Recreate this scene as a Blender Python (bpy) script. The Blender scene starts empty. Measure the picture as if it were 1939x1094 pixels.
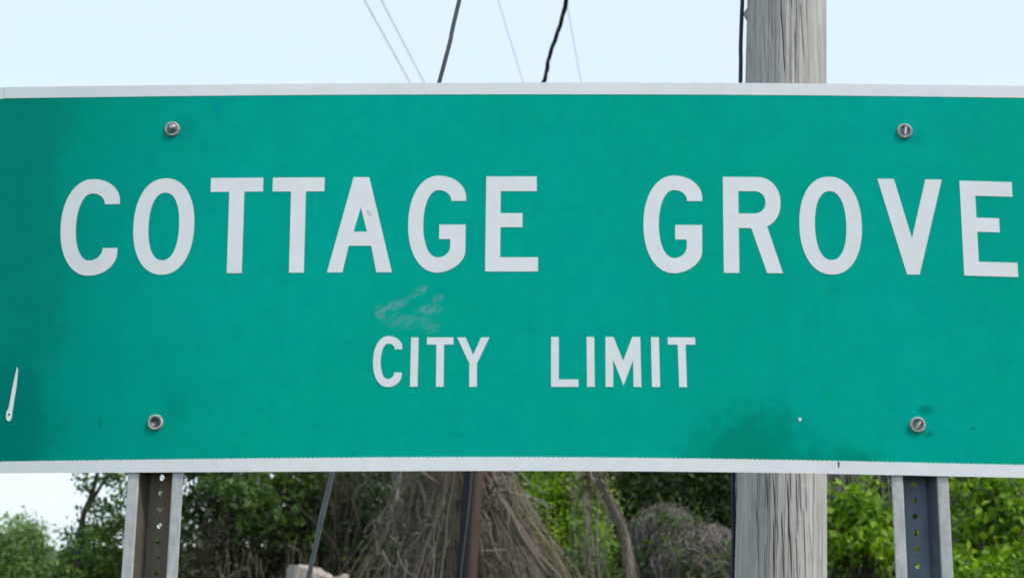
import bpy, bmesh, math, random
import numpy as np
from mathutils import Vector, Matrix
from mathutils.geometry import tessellate_polygon

S = bpy.context.scene
COL = S.collection
R = math.radians
rng = np.random.default_rng(7)
random.seed(7)

# ------------------------------------------------------------------ camera
F_PX, PITCH, EYE = 2790.0, R(9.9), 1.6
cam_d = bpy.data.cameras.new('camera')
cam = bpy.data.objects.new('camera', cam_d)
COL.objects.link(cam)
cam.location = (0, 0, EYE)
cam.rotation_euler = (R(90) + PITCH, 0, 0)
cam_d.sensor_width = 36.0
cam_d.lens = F_PX / 1939.0 * 36.0
cam_d.clip_start = 0.05
cam_d.clip_end = 2000
cam_d.dof.use_dof = True
cam_d.dof.focus_distance = 3.0
cam_d.dof.aperture_fstop = 7.2
S.camera = cam

# ------------------------------------------------------------------ sky, sun, exposure
SUN_AZ, SUN_EL = R(122), R(50)       # clockwise from +Y (the view direction): from the right, a little behind the camera
w = bpy.data.worlds.new('World')
S.world = w
w.use_nodes = True
nt = w.node_tree
nt.nodes.clear()
sky = nt.nodes.new('ShaderNodeTexSky')
sky.sky_type = 'NISHITA'
sky.sun_disc = False
sky.sun_elevation = SUN_EL
sky.sun_rotation = SUN_AZ
sky.air_density = 1.0
sky.dust_density = 3.0
sky.ozone_density = 1.0
veil = nt.nodes.new('ShaderNodeMixRGB')      # thin even cloud over the whole sky
veil.inputs[0].default_value = 0.78
# the veil brightens evenly towards the horizon all the way round
geo = nt.nodes.new('ShaderNodeTexCoord')
sep = nt.nodes.new('ShaderNodeSeparateXYZ')
nt.links.new(geo.outputs['Generated'], sep.inputs[0])
grad = nt.nodes.new('ShaderNodeMapRange')
for i_, v_ in enumerate((0.0, 0.30, 1.0, 0.0)): grad.inputs[i_ + 1].default_value = v_
nt.links.new(sep.outputs[2], grad.inputs[0])
vcol = nt.nodes.new('ShaderNodeMixRGB')
vcol.inputs[1].default_value = (6.35, 7.55, 8.9, 1)
vcol.inputs[2].default_value = (7.9, 9.1, 9.6, 1)
nt.links.new(grad.outputs[0], vcol.inputs[0])
nt.links.new(vcol.outputs[0], veil.inputs[2])
nt.links.new(sky.outputs[0], veil.inputs[1])
bg = nt.nodes.new('ShaderNodeBackground')
bg.inputs[1].default_value = 0.115
out = nt.nodes.new('ShaderNodeOutputWorld')
nt.links.new(veil.outputs[0], bg.inputs[0])
nt.links.new(bg.outputs[0], out.inputs[0])

sun_d = bpy.data.lights.new('sun', 'SUN')
sun = bpy.data.objects.new('sun', sun_d)
COL.objects.link(sun)
sun_d.energy = 2.3
sun_d.angle = R(10)
sun_d.color = (1.0, 0.94, 0.85)
to_sun = Vector((math.sin(SUN_AZ) * math.cos(SUN_EL), math.cos(SUN_AZ) * math.cos(SUN_EL), math.sin(SUN_EL)))
sun.rotation_euler = to_sun.to_track_quat('Z', 'Y').to_euler()
sun.location = to_sun * 30

S.view_settings.view_transform = 'Standard'
S.view_settings.look = 'None'
S.view_settings.exposure = 0.32
S.view_settings.gamma = 1.0
S.view_settings.use_curve_mapping = False


# ------------------------------------------------------------------ helpers
def ray(px, py):
    x, y = (px - 969.5), (547.0 - py)
    sp, cp = math.sin(PITCH), math.cos(PITCH)
    return Vector((x, F_PX * cp - y * sp, F_PX * sp + y * cp))


def at(px, py, Y):
    """point seen at photo pixel (px, py), Y metres ahead of the camera"""
    d = ray(px, py)
    return Vector((0, 0, EYE)) + d * (Y / d.y)


def srgb(r, g, b):
    f = lambda c: (c / 255 / 12.92) if c / 255 < 0.04045 else ((c / 255 + 0.055) / 1.055) ** 2.4
    return (f(r), f(g), f(b), 1)


def tag(o, label=None, cat=None, group=None, kind=None):
    if label: o['label'] = label
    if cat: o['category'] = cat
    if group: o['group'] = group
    if kind: o['kind'] = kind
    return o


def empty(name, loc=(0, 0, 0), label=None, cat=None, group=None):
    o = bpy.data.objects.new(name, None)
    o.empty_display_size = 0.2
    COL.objects.link(o)
    o.location = loc
    return tag(o, label, cat, group)


def link(name, me, mat=None, parent=None, smooth=False):
    o = bpy.data.objects.new(name, me)
    COL.objects.link(o)
    if mat: me.materials.append(mat)
    if parent: o.parent = parent
    if smooth:
        me.polygons.foreach_set('use_smooth', [True] * len(me.polygons))
    return o


def mesh_np(name, verts, faces, nper):
    """verts (N,3), faces (M,nper) arrays -> mesh"""
    me = bpy.data.meshes.new(name)
    verts = np.asarray(verts, dtype=np.float32)
    faces = np.asarray(faces, dtype=np.int32)
    me.vertices.add(len(verts))
    me.vertices.foreach_set('co', verts.ravel())
    me.loops.add(faces.size)
    me.loops.foreach_set('vertex_index', faces.ravel())
    me.polygons.add(len(faces))
    me.polygons.foreach_set('loop_start', np.arange(0, faces.size, nper, dtype=np.int32))
    me.polygons.foreach_set('loop_total', np.full(len(faces), nper, dtype=np.int32))
    me.update(calc_edges=True)
    me.validate()
    return me


def tubes(name, paths, sides=5):
    """paths: list of (pts (n,3), radii (n,)) -> one mesh of tapered tubes"""
    V, Fc, base = [], [], 0
    ang = np.linspace(0, 2 * np.pi, sides, endpoint=False)
    ca, sa = np.cos(ang), np.sin(ang)
    for pts, rad in paths:
        pts = np.asarray(pts, float)
        rad = np.broadcast_to(np.asarray(rad, float), (len(pts),))
        n = len(pts)
        t = np.gradient(pts, axis=0)
        t /= np.linalg.norm(t, axis=1, keepdims=True) + 1e-9
        ref = np.array([0.31, 0.87, 0.13]) if abs(t[0] @ np.array([0.31, 0.87, 0.13])) < 0.8 else np.array([1.0, 0.1, 0.2])
        a = np.cross(t, ref)
        a /= np.linalg.norm(a, axis=1, keepdims=True) + 1e-9
        b = np.cross(t, a)
        ring = pts[:, None, :] + rad[:, None, None] * (ca[None, :, None] * a[:, None, :] + sa[None, :, None] * b[:, None, :])
        V.append(ring.reshape(-1, 3))
        i = np.arange(n - 1)[:, None] * sides
        j = np.arange(sides)[None, :]
        k = (j + 1) % sides
        q = np.stack([i + j, i + k, i + sides + k, i + sides + j], -1).reshape(-1, 4) + base
        Fc.append(q)
        base += n * sides
    me = mesh_np(name, np.concatenate(V), np.concatenate(Fc), 4)
    me.polygons.foreach_set('use_smooth', [True] * len(me.polygons))
    return me


def leaves(name, pos, size, droop=0.3, width=0.55, facing=None):
    """one small folded leaf (two triangles) at each position"""
    n = len(pos)
    d = rng.normal(size=(n, 3))
    d[:, 2] -= droop
    d /= np.linalg.norm(d, axis=1, keepdims=True)
    up = rng.normal(size=(n, 3)) * 0.75 + np.array([0, 0, 1.0])
    if facing is not None:
        up = up + facing
    s = np.cross(d, up)
    s /= np.linalg.norm(s, axis=1, keepdims=True) + 1e-9
    nn = np.cross(s, d)
    L = (size * rng.uniform(0.6, 1.35, n))[:, None]
    W = L * width * rng.uniform(0.8, 1.2, n)[:, None] * 0.5
    b = pos - d * L * 0.5
    tip = pos + d * L * 0.5
    l = pos - d * L * 0.06 + s * W + nn * L * 0.10
    r = pos - d * L * 0.06 - s * W + nn * L * 0.10
    V = np.stack([b, l, tip, r], 1).reshape(-1, 3)
    k = np.arange(n) * 4
    Fc = np.stack([np.stack([k, k + 1, k + 2], -1), np.stack([k, k + 2, k + 3], -1)], 1).reshape(-1, 3)
    return mesh_np(name, V, Fc, 3)


class NB:
    """small node builder"""
    def __init__(s, name):
        s.m = bpy.data.materials.new(name)
        s.m.use_nodes = True
        s.t = s.m.node_tree
        s.t.nodes.clear()
        s.out = s.n('ShaderNodeOutputMaterial')

    def n(s, typ, **kw):
        nd = s.t.nodes.new(typ)
        for k, v in kw.items():
            setattr(nd, k, v)
        return nd

    def l(s, a, b):
        s.t.links.new(a, b)

    def val(s, sock, v):
        if hasattr(v, 'links') or isinstance(v, bpy.types.NodeSocket):
            s.l(v, sock)
        else:
            sock.default_value = v

    def math(s, op, a, b=0.0, c=None, clamp=False):
        nd = s.n('ShaderNodeMath', operation=op, use_clamp=clamp)
        s.val(nd.inputs[0], a)
        s.val(nd.inputs[1], b)
        if c is not None: s.val(nd.inputs[2], c)
        return nd.outputs[0]

    def mix(s, f, a, b, mode='MIX'):
        nd = s.n('ShaderNodeMixRGB', blend_type=mode)
        s.val(nd.inputs[0], f)
        s.val(nd.inputs[1], a)
        s.val(nd.inputs[2], b)
        return nd.outputs[0]

    def coord(s):
        return s.n('ShaderNodeTexCoord').outputs['Object']

    def noise(s, vec, scale, detail=4, rough=0.55, stretch=(1, 1, 1), dist=0.0):
        mp = s.n('ShaderNodeMapping')
        mp.inputs['Scale'].default_value = stretch
        s.l(vec, mp.inputs[0])
        nd = s.n('ShaderNodeTexNoise')
        s.l(mp.outputs[0], nd.inputs['Vector'])
        nd.inputs['Scale'].default_value = scale
        nd.inputs['Detail'].default_value = detail
        nd.inputs['Roughness'].default_value = rough
        nd.inputs['Distortion'].default_value = dist
        return nd.outputs[0]

    def ramp(s, f, stops):
        nd = s.n('ShaderNodeValToRGB')
        el = nd.color_ramp.elements
        while len(el) < len(stops): el.new(0.5)
        for e, (p, c) in zip(el, stops):
            e.position = p
            e.color = c if len(c) == 4 else (*c, 1)
        s.l(f, nd.inputs[0])
        return nd.outputs[0]

    def rng_(s, v, a, b, c=0.0, d=1.0, smooth=True):
        nd = s.n('ShaderNodeMapRange', interpolation_type='SMOOTHSTEP' if smooth else 'LINEAR')
        s.val(nd.inputs[0], v)
        for i, q in enumerate((a, b, c, d)): nd.inputs[i + 1].default_value = q
        return nd.outputs[0]

    def bsdf(s, color, rough=0.6, spec=0.4, metal=0.0, bump=None, bstr=0.3, bdist=0.005):
        p = s.n('ShaderNodeBsdfPrincipled')
        s.val(p.inputs['Base Color'], color)
        s.val(p.inputs['Roughness'], rough)
        s.val(p.inputs['Metallic'], metal)
        p.inputs['Specular IOR Level'].default_value = spec
        if bump is not None:
            b = s.n('ShaderNodeBump')
            b.inputs['Strength'].default_value = bstr
            b.inputs['Distance'].default_value = bdist
            s.l(bump, b.inputs['Height'])
            s.l(b.outputs[0], p.inputs['Normal'])
        s.l(p.outputs[0], s.out.inputs[0])
        return p


# ------------------------------------------------------------------ materials
def leaf_mat(name, cols, trans=0.35, rough=0.5):
    b = NB(name)
    g = b.n('ShaderNodeNewGeometry')
    isl = g.outputs['Random Per Island']
    n = len(cols)
    col = b.ramp(isl, [(i / max(1, n - 1), c) for i, c in enumerate(cols)])
    nz = b.noise(b.coord(), 2.2, 2)
    col = b.mix(b.rng_(nz, 0.35, 0.7), col, b.mix(1.0, col, (1.25, 1.2, 0.9, 1), 'MULTIPLY'))
    p = b.bsdf(col, rough, 0.35)
    tr = b.n('ShaderNodeBsdfTranslucent')
    b.l(b.mix(1.0, col, (1.2, 1.25, 0.6, 1), 'MULTIPLY'), tr.inputs[0])
    mx = b.n('ShaderNodeMixShader')
    mx.inputs[0].default_value = trans
    b.l(p.outputs[0], mx.inputs[1])
    b.l(tr.outputs[0], mx.inputs[2])
    b.l(mx.outputs[0], b.out.inputs[0])
    return b.m


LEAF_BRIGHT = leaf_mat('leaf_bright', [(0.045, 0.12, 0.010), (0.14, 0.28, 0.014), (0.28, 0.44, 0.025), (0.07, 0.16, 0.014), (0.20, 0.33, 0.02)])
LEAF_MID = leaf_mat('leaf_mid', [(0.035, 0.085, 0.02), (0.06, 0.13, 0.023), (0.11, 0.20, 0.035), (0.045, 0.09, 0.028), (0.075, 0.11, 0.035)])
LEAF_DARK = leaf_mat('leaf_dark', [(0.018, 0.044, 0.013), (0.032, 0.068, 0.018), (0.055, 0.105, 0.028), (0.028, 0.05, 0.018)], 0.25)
LEAF_HAZED = leaf_mat('leaf_hazed', [(0.15, 0.24, 0.09), (0.20, 0.30, 0.12), (0.13, 0.21, 0.10), (0.24, 0.33, 0.15)])  # haze and light on the far tree put into its leaf tone
LEAF_MURK = leaf_mat('leaf_withered_dark', [(0.05, 0.046, 0.03), (0.035, 0.042, 0.02), (0.075, 0.066, 0.045), (0.03, 0.038, 0.016)], 0.15)
LEAF_DRY = leaf_mat('leaf_dry', [(0.16, 0.14, 0.09), (0.12, 0.13, 0.07), (0.20, 0.17, 0.11), (0.10, 0.12, 0.05)], 0.2)


def bark(name, c1, c2, scale=14):
    b = NB(name)
    co = b.coord()
    n1 = b.noise(co, scale, 6, 0.6, (1, 1, 0.18))
    n2 = b.noise(co, scale * 0.2, 3)
    col = b.mix(n1, c1, c2)
    col = b.mix(b.rng_(n2, 0.45, 0.7, 0, 0.5), col, (0.10, 0.12, 0.06, 1))
    b.bsdf(col, 0.9, 0.2, bump=n1, bstr=0.8, bdist=0.02)
    return b.m


BARK = bark('bark', (0.08, 0.07, 0.062, 1), (0.22, 0.20, 0.18, 1))
BARK_DARK = bark('bark_dark', (0.02, 0.02, 0.02, 1), (0.07, 0.065, 0.06, 1))


def vine_mat(name, cols):
    b = NB(name)
    g = b.n('ShaderNodeNewGeometry')
    col = b.ramp(g.outputs['Random Per Island'], [(i / (len(cols) - 1), c) for i, c in enumerate(cols)])
    nz = b.noise(b.coord(), 30, 3)
    col = b.mix(b.rng_(nz, 0.3, 0.7, 0, 0.6), col, b.mix(1.0, col, (0.55, 0.5, 0.45, 1), 'MULTIPLY'))
    b.bsdf(col, 0.85, 0.2)
    return b.m


VINE = vine_mat('dry_vine', [(0.13, 0.10, 0.075), (0.22, 0.18, 0.135), (0.34, 0.285, 0.215), (0.16, 0.13, 0.11), (0.46, 0.40, 0.31), (0.24, 0.215, 0.19)])
VINE_GREY = vine_mat('grey_vine', [(0.15, 0.14, 0.125), (0.24, 0.225, 0.20), (0.32, 0.30, 0.27), (0.18, 0.16, 0.14)])
VINE_DARK = vine_mat('dark_vine', [(0.07, 0.055, 0.042), (0.12, 0.10, 0.08), (0.18, 0.15, 0.12), (0.09, 0.075, 0.06)])

# ------------------------------------------------------------------ ground
b = NB('ground_soil')
co = b.coord()
g1 = b.noise(co, 0.6, 6)
g2 = b.noise(co, 25, 5)
colr = b.mix(b.rng_(g1, 0.4, 0.62), (0.045, 0.08, 0.02, 1), (0.15, 0.12, 0.07, 1))
colr = b.mix(b.rng_(g2, 0.3, 0.75, 0, 0.7), colr, (0.03, 0.045, 0.012, 1))
b.bsdf(colr, 0.95, 0.1, bump=g2, bstr=1.0, bdist=0.05)
GROUND = b.m
n = 60
gx = np.sinh(np.linspace(-4, 4, n)) / np.sinh(4) * 700
X, Y = np.meshgrid(gx, gx + 8)
Z = 0.05 * np.sin(X * 0.7) * np.cos(Y * 0.6) * np.exp(-(X ** 2 + Y ** 2) / 4000)
idx = np.arange(n * n).reshape(n, n)
q = np.stack([idx[:-1, :-1], idx[:-1, 1:], idx[1:, 1:], idx[1:, :-1]], -1).reshape(-1, 4)
ground = link('ground', mesh_np('ground', np.stack([X, Y, Z], -1).reshape(-1, 3), q, 4), GROUND, None, True)
tag(ground, 'rough grassy earth under the sign and trees', 'ground', kind='structure')

# ================================================================== THE SIGN
YAW = 0.0207


def on_sign(px, py, off=0.0):
    """point on the sign's face at photo pixel; off = metres towards the camera. In the sign's own frame."""
    d = ray(px, py)
    t = 2.33 / (d.y + YAW * d.x)
    p = Vector((0, 0, EYE)) + d * t
    nrm = Vector((-YAW, -1, 0)).normalized()
    return p + nrm * off - SIGN_O


SIGN_O = Vector((0, 0, 0))
SIGN_O = on_sign(1011, 1034)
SIGN_O.z = 0.0
sign = empty('city_limit_sign', SIGN_O, 'wide green city limit sign with white border and lettering on two perforated steel posts', 'road sign')
NRM = Vector((-YAW, -1, 0)).normalized()
TAN = Vector((1, -YAW, 0)).normalized()

XS = [-72, 40, 520, 970, 1420, 1900, 2092]
TOP = dict(zip(XS, [166.9, 165.0, 159.5, 157.0, 157.6, 162.8, 166.0]))
TOPI = dict(zip(XS, [188.2, 186.2, 180.8, 179.2, 180.2, 185.2, 188.5]))
BOT = dict(zip(XS, [896.6, 895.3, 892.6, 891.0, 894.0, 903.4, 908.0]))
BOTI = dict(zip(XS, [874.5, 872.6, 866.8, 864.5, 868.8, 878.6, 882.5]))


def curve(tab, x):
    """smooth curve through the table"""
    xs = sorted(tab)
    if x <= xs[0]: return tab[xs[0]]
    for i in range(len(xs) - 1):
        if x <= xs[i + 1]:
            x0, x1 = xs[i], xs[i + 1]
            m0 = (tab[xs[i + 1]] - tab[xs[max(0, i - 1)]]) / (xs[i + 1] - xs[max(0, i - 1)])
            m1 = (tab[xs[min(len(xs) - 1, i + 2)]] - tab[xs[i]]) / (xs[min(len(xs) - 1, i + 2)] - xs[i])
            h = x1 - x0
            t = (x - x0) / h
            return ((2 * t ** 3 - 3 * t ** 2 + 1) * tab[x0] + (t ** 3 - 2 * t ** 2 + t) * h * m0
                    + (-2 * t ** 3 + 3 * t ** 2) * tab[x1] + (t ** 3 - t ** 2) * h * m1)
    return tab[xs[-1]]


def extrude_px(name, loops, off0, off1, mat, parent):
    """flat shape given as photo-pixel loops (outer, holes) on the sign's face, from off0 to off1 in front of it"""
    polys = [[Vector((x, y, 0)) for x, y in lp] for lp in loops]
    tris = tessellate_polygon(polys)
    flat = [p for lp in loops for p in lp]
    nv = len(flat)
    V = [on_sign(x, y, off1) for x, y in flat] + [on_sign(x, y, off0) for x, y in flat]
    Fs = []
    for a, b_, c in tris:
        n_ = (V[b_] - V[a]).cross(V[c] - V[a])
        if n_.dot(NRM) < 0: b_, c = c, b_
        Fs.append((a, b_, c))
        Fs.append((a + nv, c + nv, b_ + nv))
    s = 0
    for lp in loops:
        m = len(lp)
        for i in range(m):
            j = (i + 1) % m
            Fs.append((s + i, s + j, s + j + nv, s + i + nv))
        s += m
    me = bpy.data.meshes.new(name)
    me.from_pydata([tuple(v) for v in V], [], Fs)
    bm = bmesh.new()
    bm.from_mesh(me)
    bmesh.ops.recalc_face_normals(bm, faces=bm.faces)
    bm.to_mesh(me)
    bm.free()
    return link(name, me, mat, parent)


def spx(b, px, py):
    """object coordinates (x, z) of a photo pixel on the sign"""
    p = on_sign(px, py)
    return p.x, p.z


MPP = (on_sign(1001, 500) - on_sign(1000, 500)).length   # metres per photo pixel on the sign


def blob(b, co, px, py, rx, ry, soft=0.5, wob=0.0, rot=0.0, nscale=18):
    """elliptical weathering mark with an uneven edge"""
    cx, cz = spx(b, px, py)
    sub = b.n('ShaderNodeVectorMath', operation='SUBTRACT')
    b.l(co, sub.inputs[0])
    sub.inputs[1].default_value = (cx, 0, cz)
    mp = b.n('ShaderNodeMapping')
    mp.inputs['Rotation'].default_value = (0, rot, 0)
    b.l(sub.outputs[0], mp.inputs[0])
    sc = b.n('ShaderNodeVectorMath', operation='MULTIPLY')
    b.l(mp.outputs[0], sc.inputs[0])
    sc.inputs[1].default_value = (1 / (rx * MPP), 0, 1 / (ry * MPP))
    ln = b.n('ShaderNodeVectorMath', operation='LENGTH')
    b.l(sc.outputs[0], ln.inputs[0])
    v = ln.outputs['Value']
    if wob:
        v = b.math('ADD', v, b.math('MULTIPLY', b.math('SUBTRACT', b.noise(co, nscale, 5, 0.65), 0.5), wob))
    return b.rng_(v, 1.0 - soft, 1.0 + soft * 0.3, 1.0, 0.0)


def left_falloff(b, co):
    """0 = full tone, 1 = dimmed left end: lens and light falloff put into the colour"""
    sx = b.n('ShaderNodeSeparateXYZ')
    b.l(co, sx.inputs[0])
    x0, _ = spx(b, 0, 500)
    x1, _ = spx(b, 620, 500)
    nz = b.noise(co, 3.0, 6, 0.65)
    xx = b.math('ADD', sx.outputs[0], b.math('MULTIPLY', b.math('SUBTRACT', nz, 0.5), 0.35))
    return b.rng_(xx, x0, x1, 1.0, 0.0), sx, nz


# --- green sheeting
b = NB('green_sheeting')
co = b.coord()
left_dim, sx, nz = left_falloff(b, co)
fine = b.noise(co, 55, 4, 0.6)
col = b.mix(b.rng_(b.noise(co, 2.2, 5, 0.6), 0.35, 0.65), srgb(0, 167, 141), srgb(0, 169, 156))
mot = b.noise(co, 16, 7, 0.72)
col = b.mix(b.rng_(mot, 0.40, 0.62, 0, 0.45), col, srgb(0, 156, 150))
mot2 = b.noise(co, 26, 6, 0.7, (1, 1, 1), 0.5)
col = b.mix(b.rng_(mot2, 0.52, 0.68, 0, 0.30), col, srgb(0, 152, 122))
streak = b.noise(co, 30, 5, 0.65, (1, 1, 0.06))
col = b.mix(b.rng_(streak, 0.5, 0.75, 0, 0.22), col, srgb(0, 146, 132))
col = b.mix(b.math('MULTIPLY', left_dim, 0.75), col, srgb(0, 134, 119))  # light falloff towards the left end painted into the green
# dimmed left end with a mottled edge, lower corner darkest
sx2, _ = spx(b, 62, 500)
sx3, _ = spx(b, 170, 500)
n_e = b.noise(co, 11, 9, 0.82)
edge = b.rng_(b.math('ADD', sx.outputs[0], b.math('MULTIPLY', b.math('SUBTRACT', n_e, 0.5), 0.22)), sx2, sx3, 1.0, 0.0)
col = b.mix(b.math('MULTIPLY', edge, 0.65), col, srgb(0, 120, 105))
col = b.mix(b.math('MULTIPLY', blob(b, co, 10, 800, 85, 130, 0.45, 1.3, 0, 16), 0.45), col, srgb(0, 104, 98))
# large dark stain above the lower border
st = b.math('MAXIMUM', blob(b, co, 1420, 862, 125, 105, 0.65, 1.3, 0, 22), blob(b, co, 1540, 890, 135, 56, 0.7, 1.4, 0, 22))
col = b.mix(b.math('MULTIPLY', st, 0.72), col, srgb(0, 124, 101))
# smudges near the bolts and small spots
for (mx_, my_, rx, ry, k) in ((1752, 775, 17, 12, .8), (1722, 815, 18, 7, .6), (1757, 822, 14, 6, .9), (1842, 811, 7, 5, .7), (190, 800, 7, 10, .7),
                          (330, 775, 28, 34, .35), (352, 240, 26, 30, .25), (1545, 600, 7, 40, .18), (1735, 262, 24, 18, .3)):
    col = b.mix(b.math('MULTIPLY', blob(b, co, mx_, my_, rx, ry, 0.8, 0.9, 0, 70), k * 0.7), col, srgb(0, 108, 92))
col = b.mix(b.math('MULTIPLY', blob(b, co, 412, 203, 7, 17, 0.4, 0.3), 0.8), col, srgb(0, 148, 156))
col = b.mix(b.math('MULTIPLY', blob(b, co, 540, 190, 60, 16, 0.8, 0.8), 0.25), col, srgb(0, 145, 152))
# scraped patch above the second line of words
m1 = b.n('ShaderNodeMapping')
m1.inputs['Rotation'].default_value = (0, R(38), 0)
b.l(co, m1.inputs[0])
scr = b.noise(m1.outputs[0], 120, 6, 0.78, (0.42, 1, 1.2), 0.15)
patch = None
for (mx_, my_, rx, ry, ro) in ((792, 553, 27, 8, 28), (748, 578, 30, 11, 22), (722, 592, 15, 16, 0), (812, 587, 27, 12, 8), (828, 565, 14, 8, 20), (770, 608, 52, 17, 0), (815, 622, 22, 12, 0)):
    bl = b.math('MULTIPLY', blob(b, co, mx_, my_, rx, ry, 0.55, 0.8, R(ro), 45), 1.0 if my_ < 600 else 0.6)
    patch = bl if patch is None else b.math('MAXIMUM', patch, bl)
scuff = b.math('MULTIPLY', patch, b.rng_(scr, 0.44, 0.58))
col = b.mix(b.math('MULTIPLY', scuff, 0.9), col, srgb(98, 164, 166))
col = b.mix(b.rng_(fine, 0.2, 0.8, 0.0, 0.10), col, srgb(0, 120, 110))
b.bsdf(col, b.rng_(fine, 0.2, 0.8, 0.5, 0.62), 0.02, bump=b.noise(co, 420, 2), bstr=0.04, bdist=0.001)
GREEN = b.m

# --- white sheeting (border and letters)
b = NB('white_sheeting')
co = b.coord()
left_dim, sx, nz = left_falloff(b, co)
cells = b.n('ShaderNodeTexWave', wave_type='BANDS', bands_direction='X', wave_profile='SIN')
b.l(co, cells.inputs[0])
cells.inputs['Scale'].default_value = 2 * math.pi / (20 * 0.0045)     # fine ribs of the reflective sheeting
cells.inputs['Distortion'].default_value = 0.3
ribs = b.math('MULTIPLY', cells.outputs['Fac'], b.rng_(b.noise(co, 2.5, 3), 0.42, 0.62, 0, 0.16))
col = b.mix(b.rng_(b.noise(co, 40, 5, 0.6), 0.3, 0.75), (0.80, 0.81, 0.85, 1), (0.74, 0.77, 0.78, 1))
col = b.mix(b.math('MULTIPLY', left_dim, 0.55), col, (0.55, 0.60, 0.62, 1))  # same left-hand light falloff painted into the white
col = b.mix(ribs, col, (0.45, 0.48, 0.52, 1))
col = b.mix(b.math('MULTIPLY', blob(b, co, 699, 404, 5, 10, 0.8, 0.8, R(35), 120), 0.45), col, (0.3, 0.32, 0.3, 1))
b.bsdf(col, 0.42, 0.35)
WHITE = b.m

b = NB('bare_aluminium')
nz = b.noise(b.coord(), 20, 4)
b.bsdf(b.mix(nz, (0.09, 0.09, 0.09, 1), (0.16, 0.16, 0.155, 1)), 0.6, 0.3, 0.2)
ALU = b.m


def outline(x0, x1, ftop, fbot, r, step=30):
    """rounded outline in photo pixels, clockwise from the top left"""
    pts = []
    xa, xb = x0 + r, x1 - r
    k = max(2, int((xb - xa) / step))
    for i in range(k + 1):
        x = xa + (xb - xa) * i / k
        pts.append((x, ftop(x)))
    for i in range(1, 9):
        a = math.pi / 2 * i / 9
        pts.append((xb + r * math.sin(a), ftop(xb) + r * (1 - math.cos(a))))
    for i in range(0, 9):
        a = math.pi / 2 * i / 9
        pts.append((xb + r * math.cos(a), fbot(xb) - r * (1 - math.sin(a))))
    for i in range(k + 1):
        x = xb + (xa - xb) * i / k
        pts.append((x, fbot(x)))
    for i in range(1, 9):
        a = math.pi / 2 * i / 9
        pts.append((xa - r * math.sin(a), fbot(xa) - r * (1 - math.cos(a))))
    for i in range(0, 9):
        a = math.pi / 2 * i / 9
        pts.append((xa - r * math.cos(a), ftop(xa) + r * (1 - math.sin(a))))
    return pts


TH = 0.0032
fT, fB = (lambda x: curve(TOP, x)), (lambda x: curve(BOT, x))
fTi, fBi = (lambda x: curve(TOPI, x)), (lambda x: curve(BOTI, x))
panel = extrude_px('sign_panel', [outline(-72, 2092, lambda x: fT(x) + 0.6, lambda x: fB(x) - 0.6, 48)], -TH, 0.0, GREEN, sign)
# aluminium back of the panel
me = panel.data
me.materials.append(ALU)
for p in me.polygons:
    if p.normal.dot(NRM) < 0.5: p.material_index = 1

# border tape: strips with the ragged inner edge of cut sheeting
BO = 0.0005


def strip(fo, fi, xa, xb, ragged):
    top, bot = [], []
    x = xa
    while x < xb:
        top.append((x, fo(x)))
        if ragged:
            dp = random.uniform(0.3, 2.4)
            s = 1 if fi(x) > fo(x) else -1
            bot += [(x, fi(x)), (x + 5.6, fi(x + 5.6)), (x + 6.4, fi(x + 6.4) - s * dp), (x + 7.6, fi(x + 7.6) - s * dp * 0.9), (x + 8.4, fi(x + 8.4))]
        else:
            bot.append((x, fi(x)))
        x += 9.1
    top.append((xb, fo(xb)))
    bot.append((xb, fi(xb)))
    return top + bot[::-1]


xl, xr = 8, 2044
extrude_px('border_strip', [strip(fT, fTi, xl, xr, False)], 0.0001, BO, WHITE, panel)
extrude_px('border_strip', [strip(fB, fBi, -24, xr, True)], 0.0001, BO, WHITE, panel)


def end_cap(side):
    r0, r1 = 48, 27
    if side < 0:
        o = [p for p in outline(-72, 2092, fT, fB, 48) if p[0] < 0]
        o = [p for p in o if p[0] <= -24 or p[1] < 500]
        o.sort(key=lambda p: 0)
        up = [(7.2, fT(7.2) + 0.8)] + [(-72 + r0 - r0 * math.sin(R(a)), fT(-24) + r0 * (1 - math.cos(R(a)))) for a in range(0, 91, 10)]
        dn = [(-72 + r0 - r0 * math.cos(R(a)), fB(-24) - r0 * (1 - math.sin(R(a)))) for a in range(0, 91, 10)]
        dni = [(-50 + r1 - r1 * math.cos(R(a)), fBi(-24) - r1 * (1 - math.sin(R(a)))) for a in range(90, -1, -10)]
        upi = [(-50 + r1 - r1 * math.sin(R(a)), fTi(-24) + 0.6 + r1 * (1 - math.cos(R(a)))) for a in range(90, -1, -10)] + [(7.2, fTi(7.2) + 0.9)]
        lp = up + dn + [(-24.6, fB(-24)), (-24.6, fBi(-24))] + dni[1:] + upi
    else:
        up = [(2044.8, fT(2044))] + [(2092 - r0 + r0 * math.sin(R(a)), fT(2044) + r0 * (1 - math.cos(R(a)))) for a in range(5, 91, 10)]
        dn = [(2092 - r0 + r0 * math.cos(R(a)), fB(2044) - r0 * (1 - math.sin(R(a)))) for a in range(0, 90, 10)] + [(2044.8, fB(2044))]
        dni = [(2044.8, fBi(2044))] + [(2070 - r1 + r1 * math.cos(R(a)), fBi(2044) - r1 * (1 - math.sin(R(a)))) for a in range(85, -1, -10)]
        upi = [(2070 - r1 + r1 * math.sin(R(a)), fTi(2044) + r1 * (1 - math.cos(R(a)))) for a in range(90, 4, -10)] + [(2044.8, fTi(2044))]
        lp = up + dn + dni + upi
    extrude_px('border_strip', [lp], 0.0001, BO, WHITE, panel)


end_cap(-1)
end_cap(1)


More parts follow.
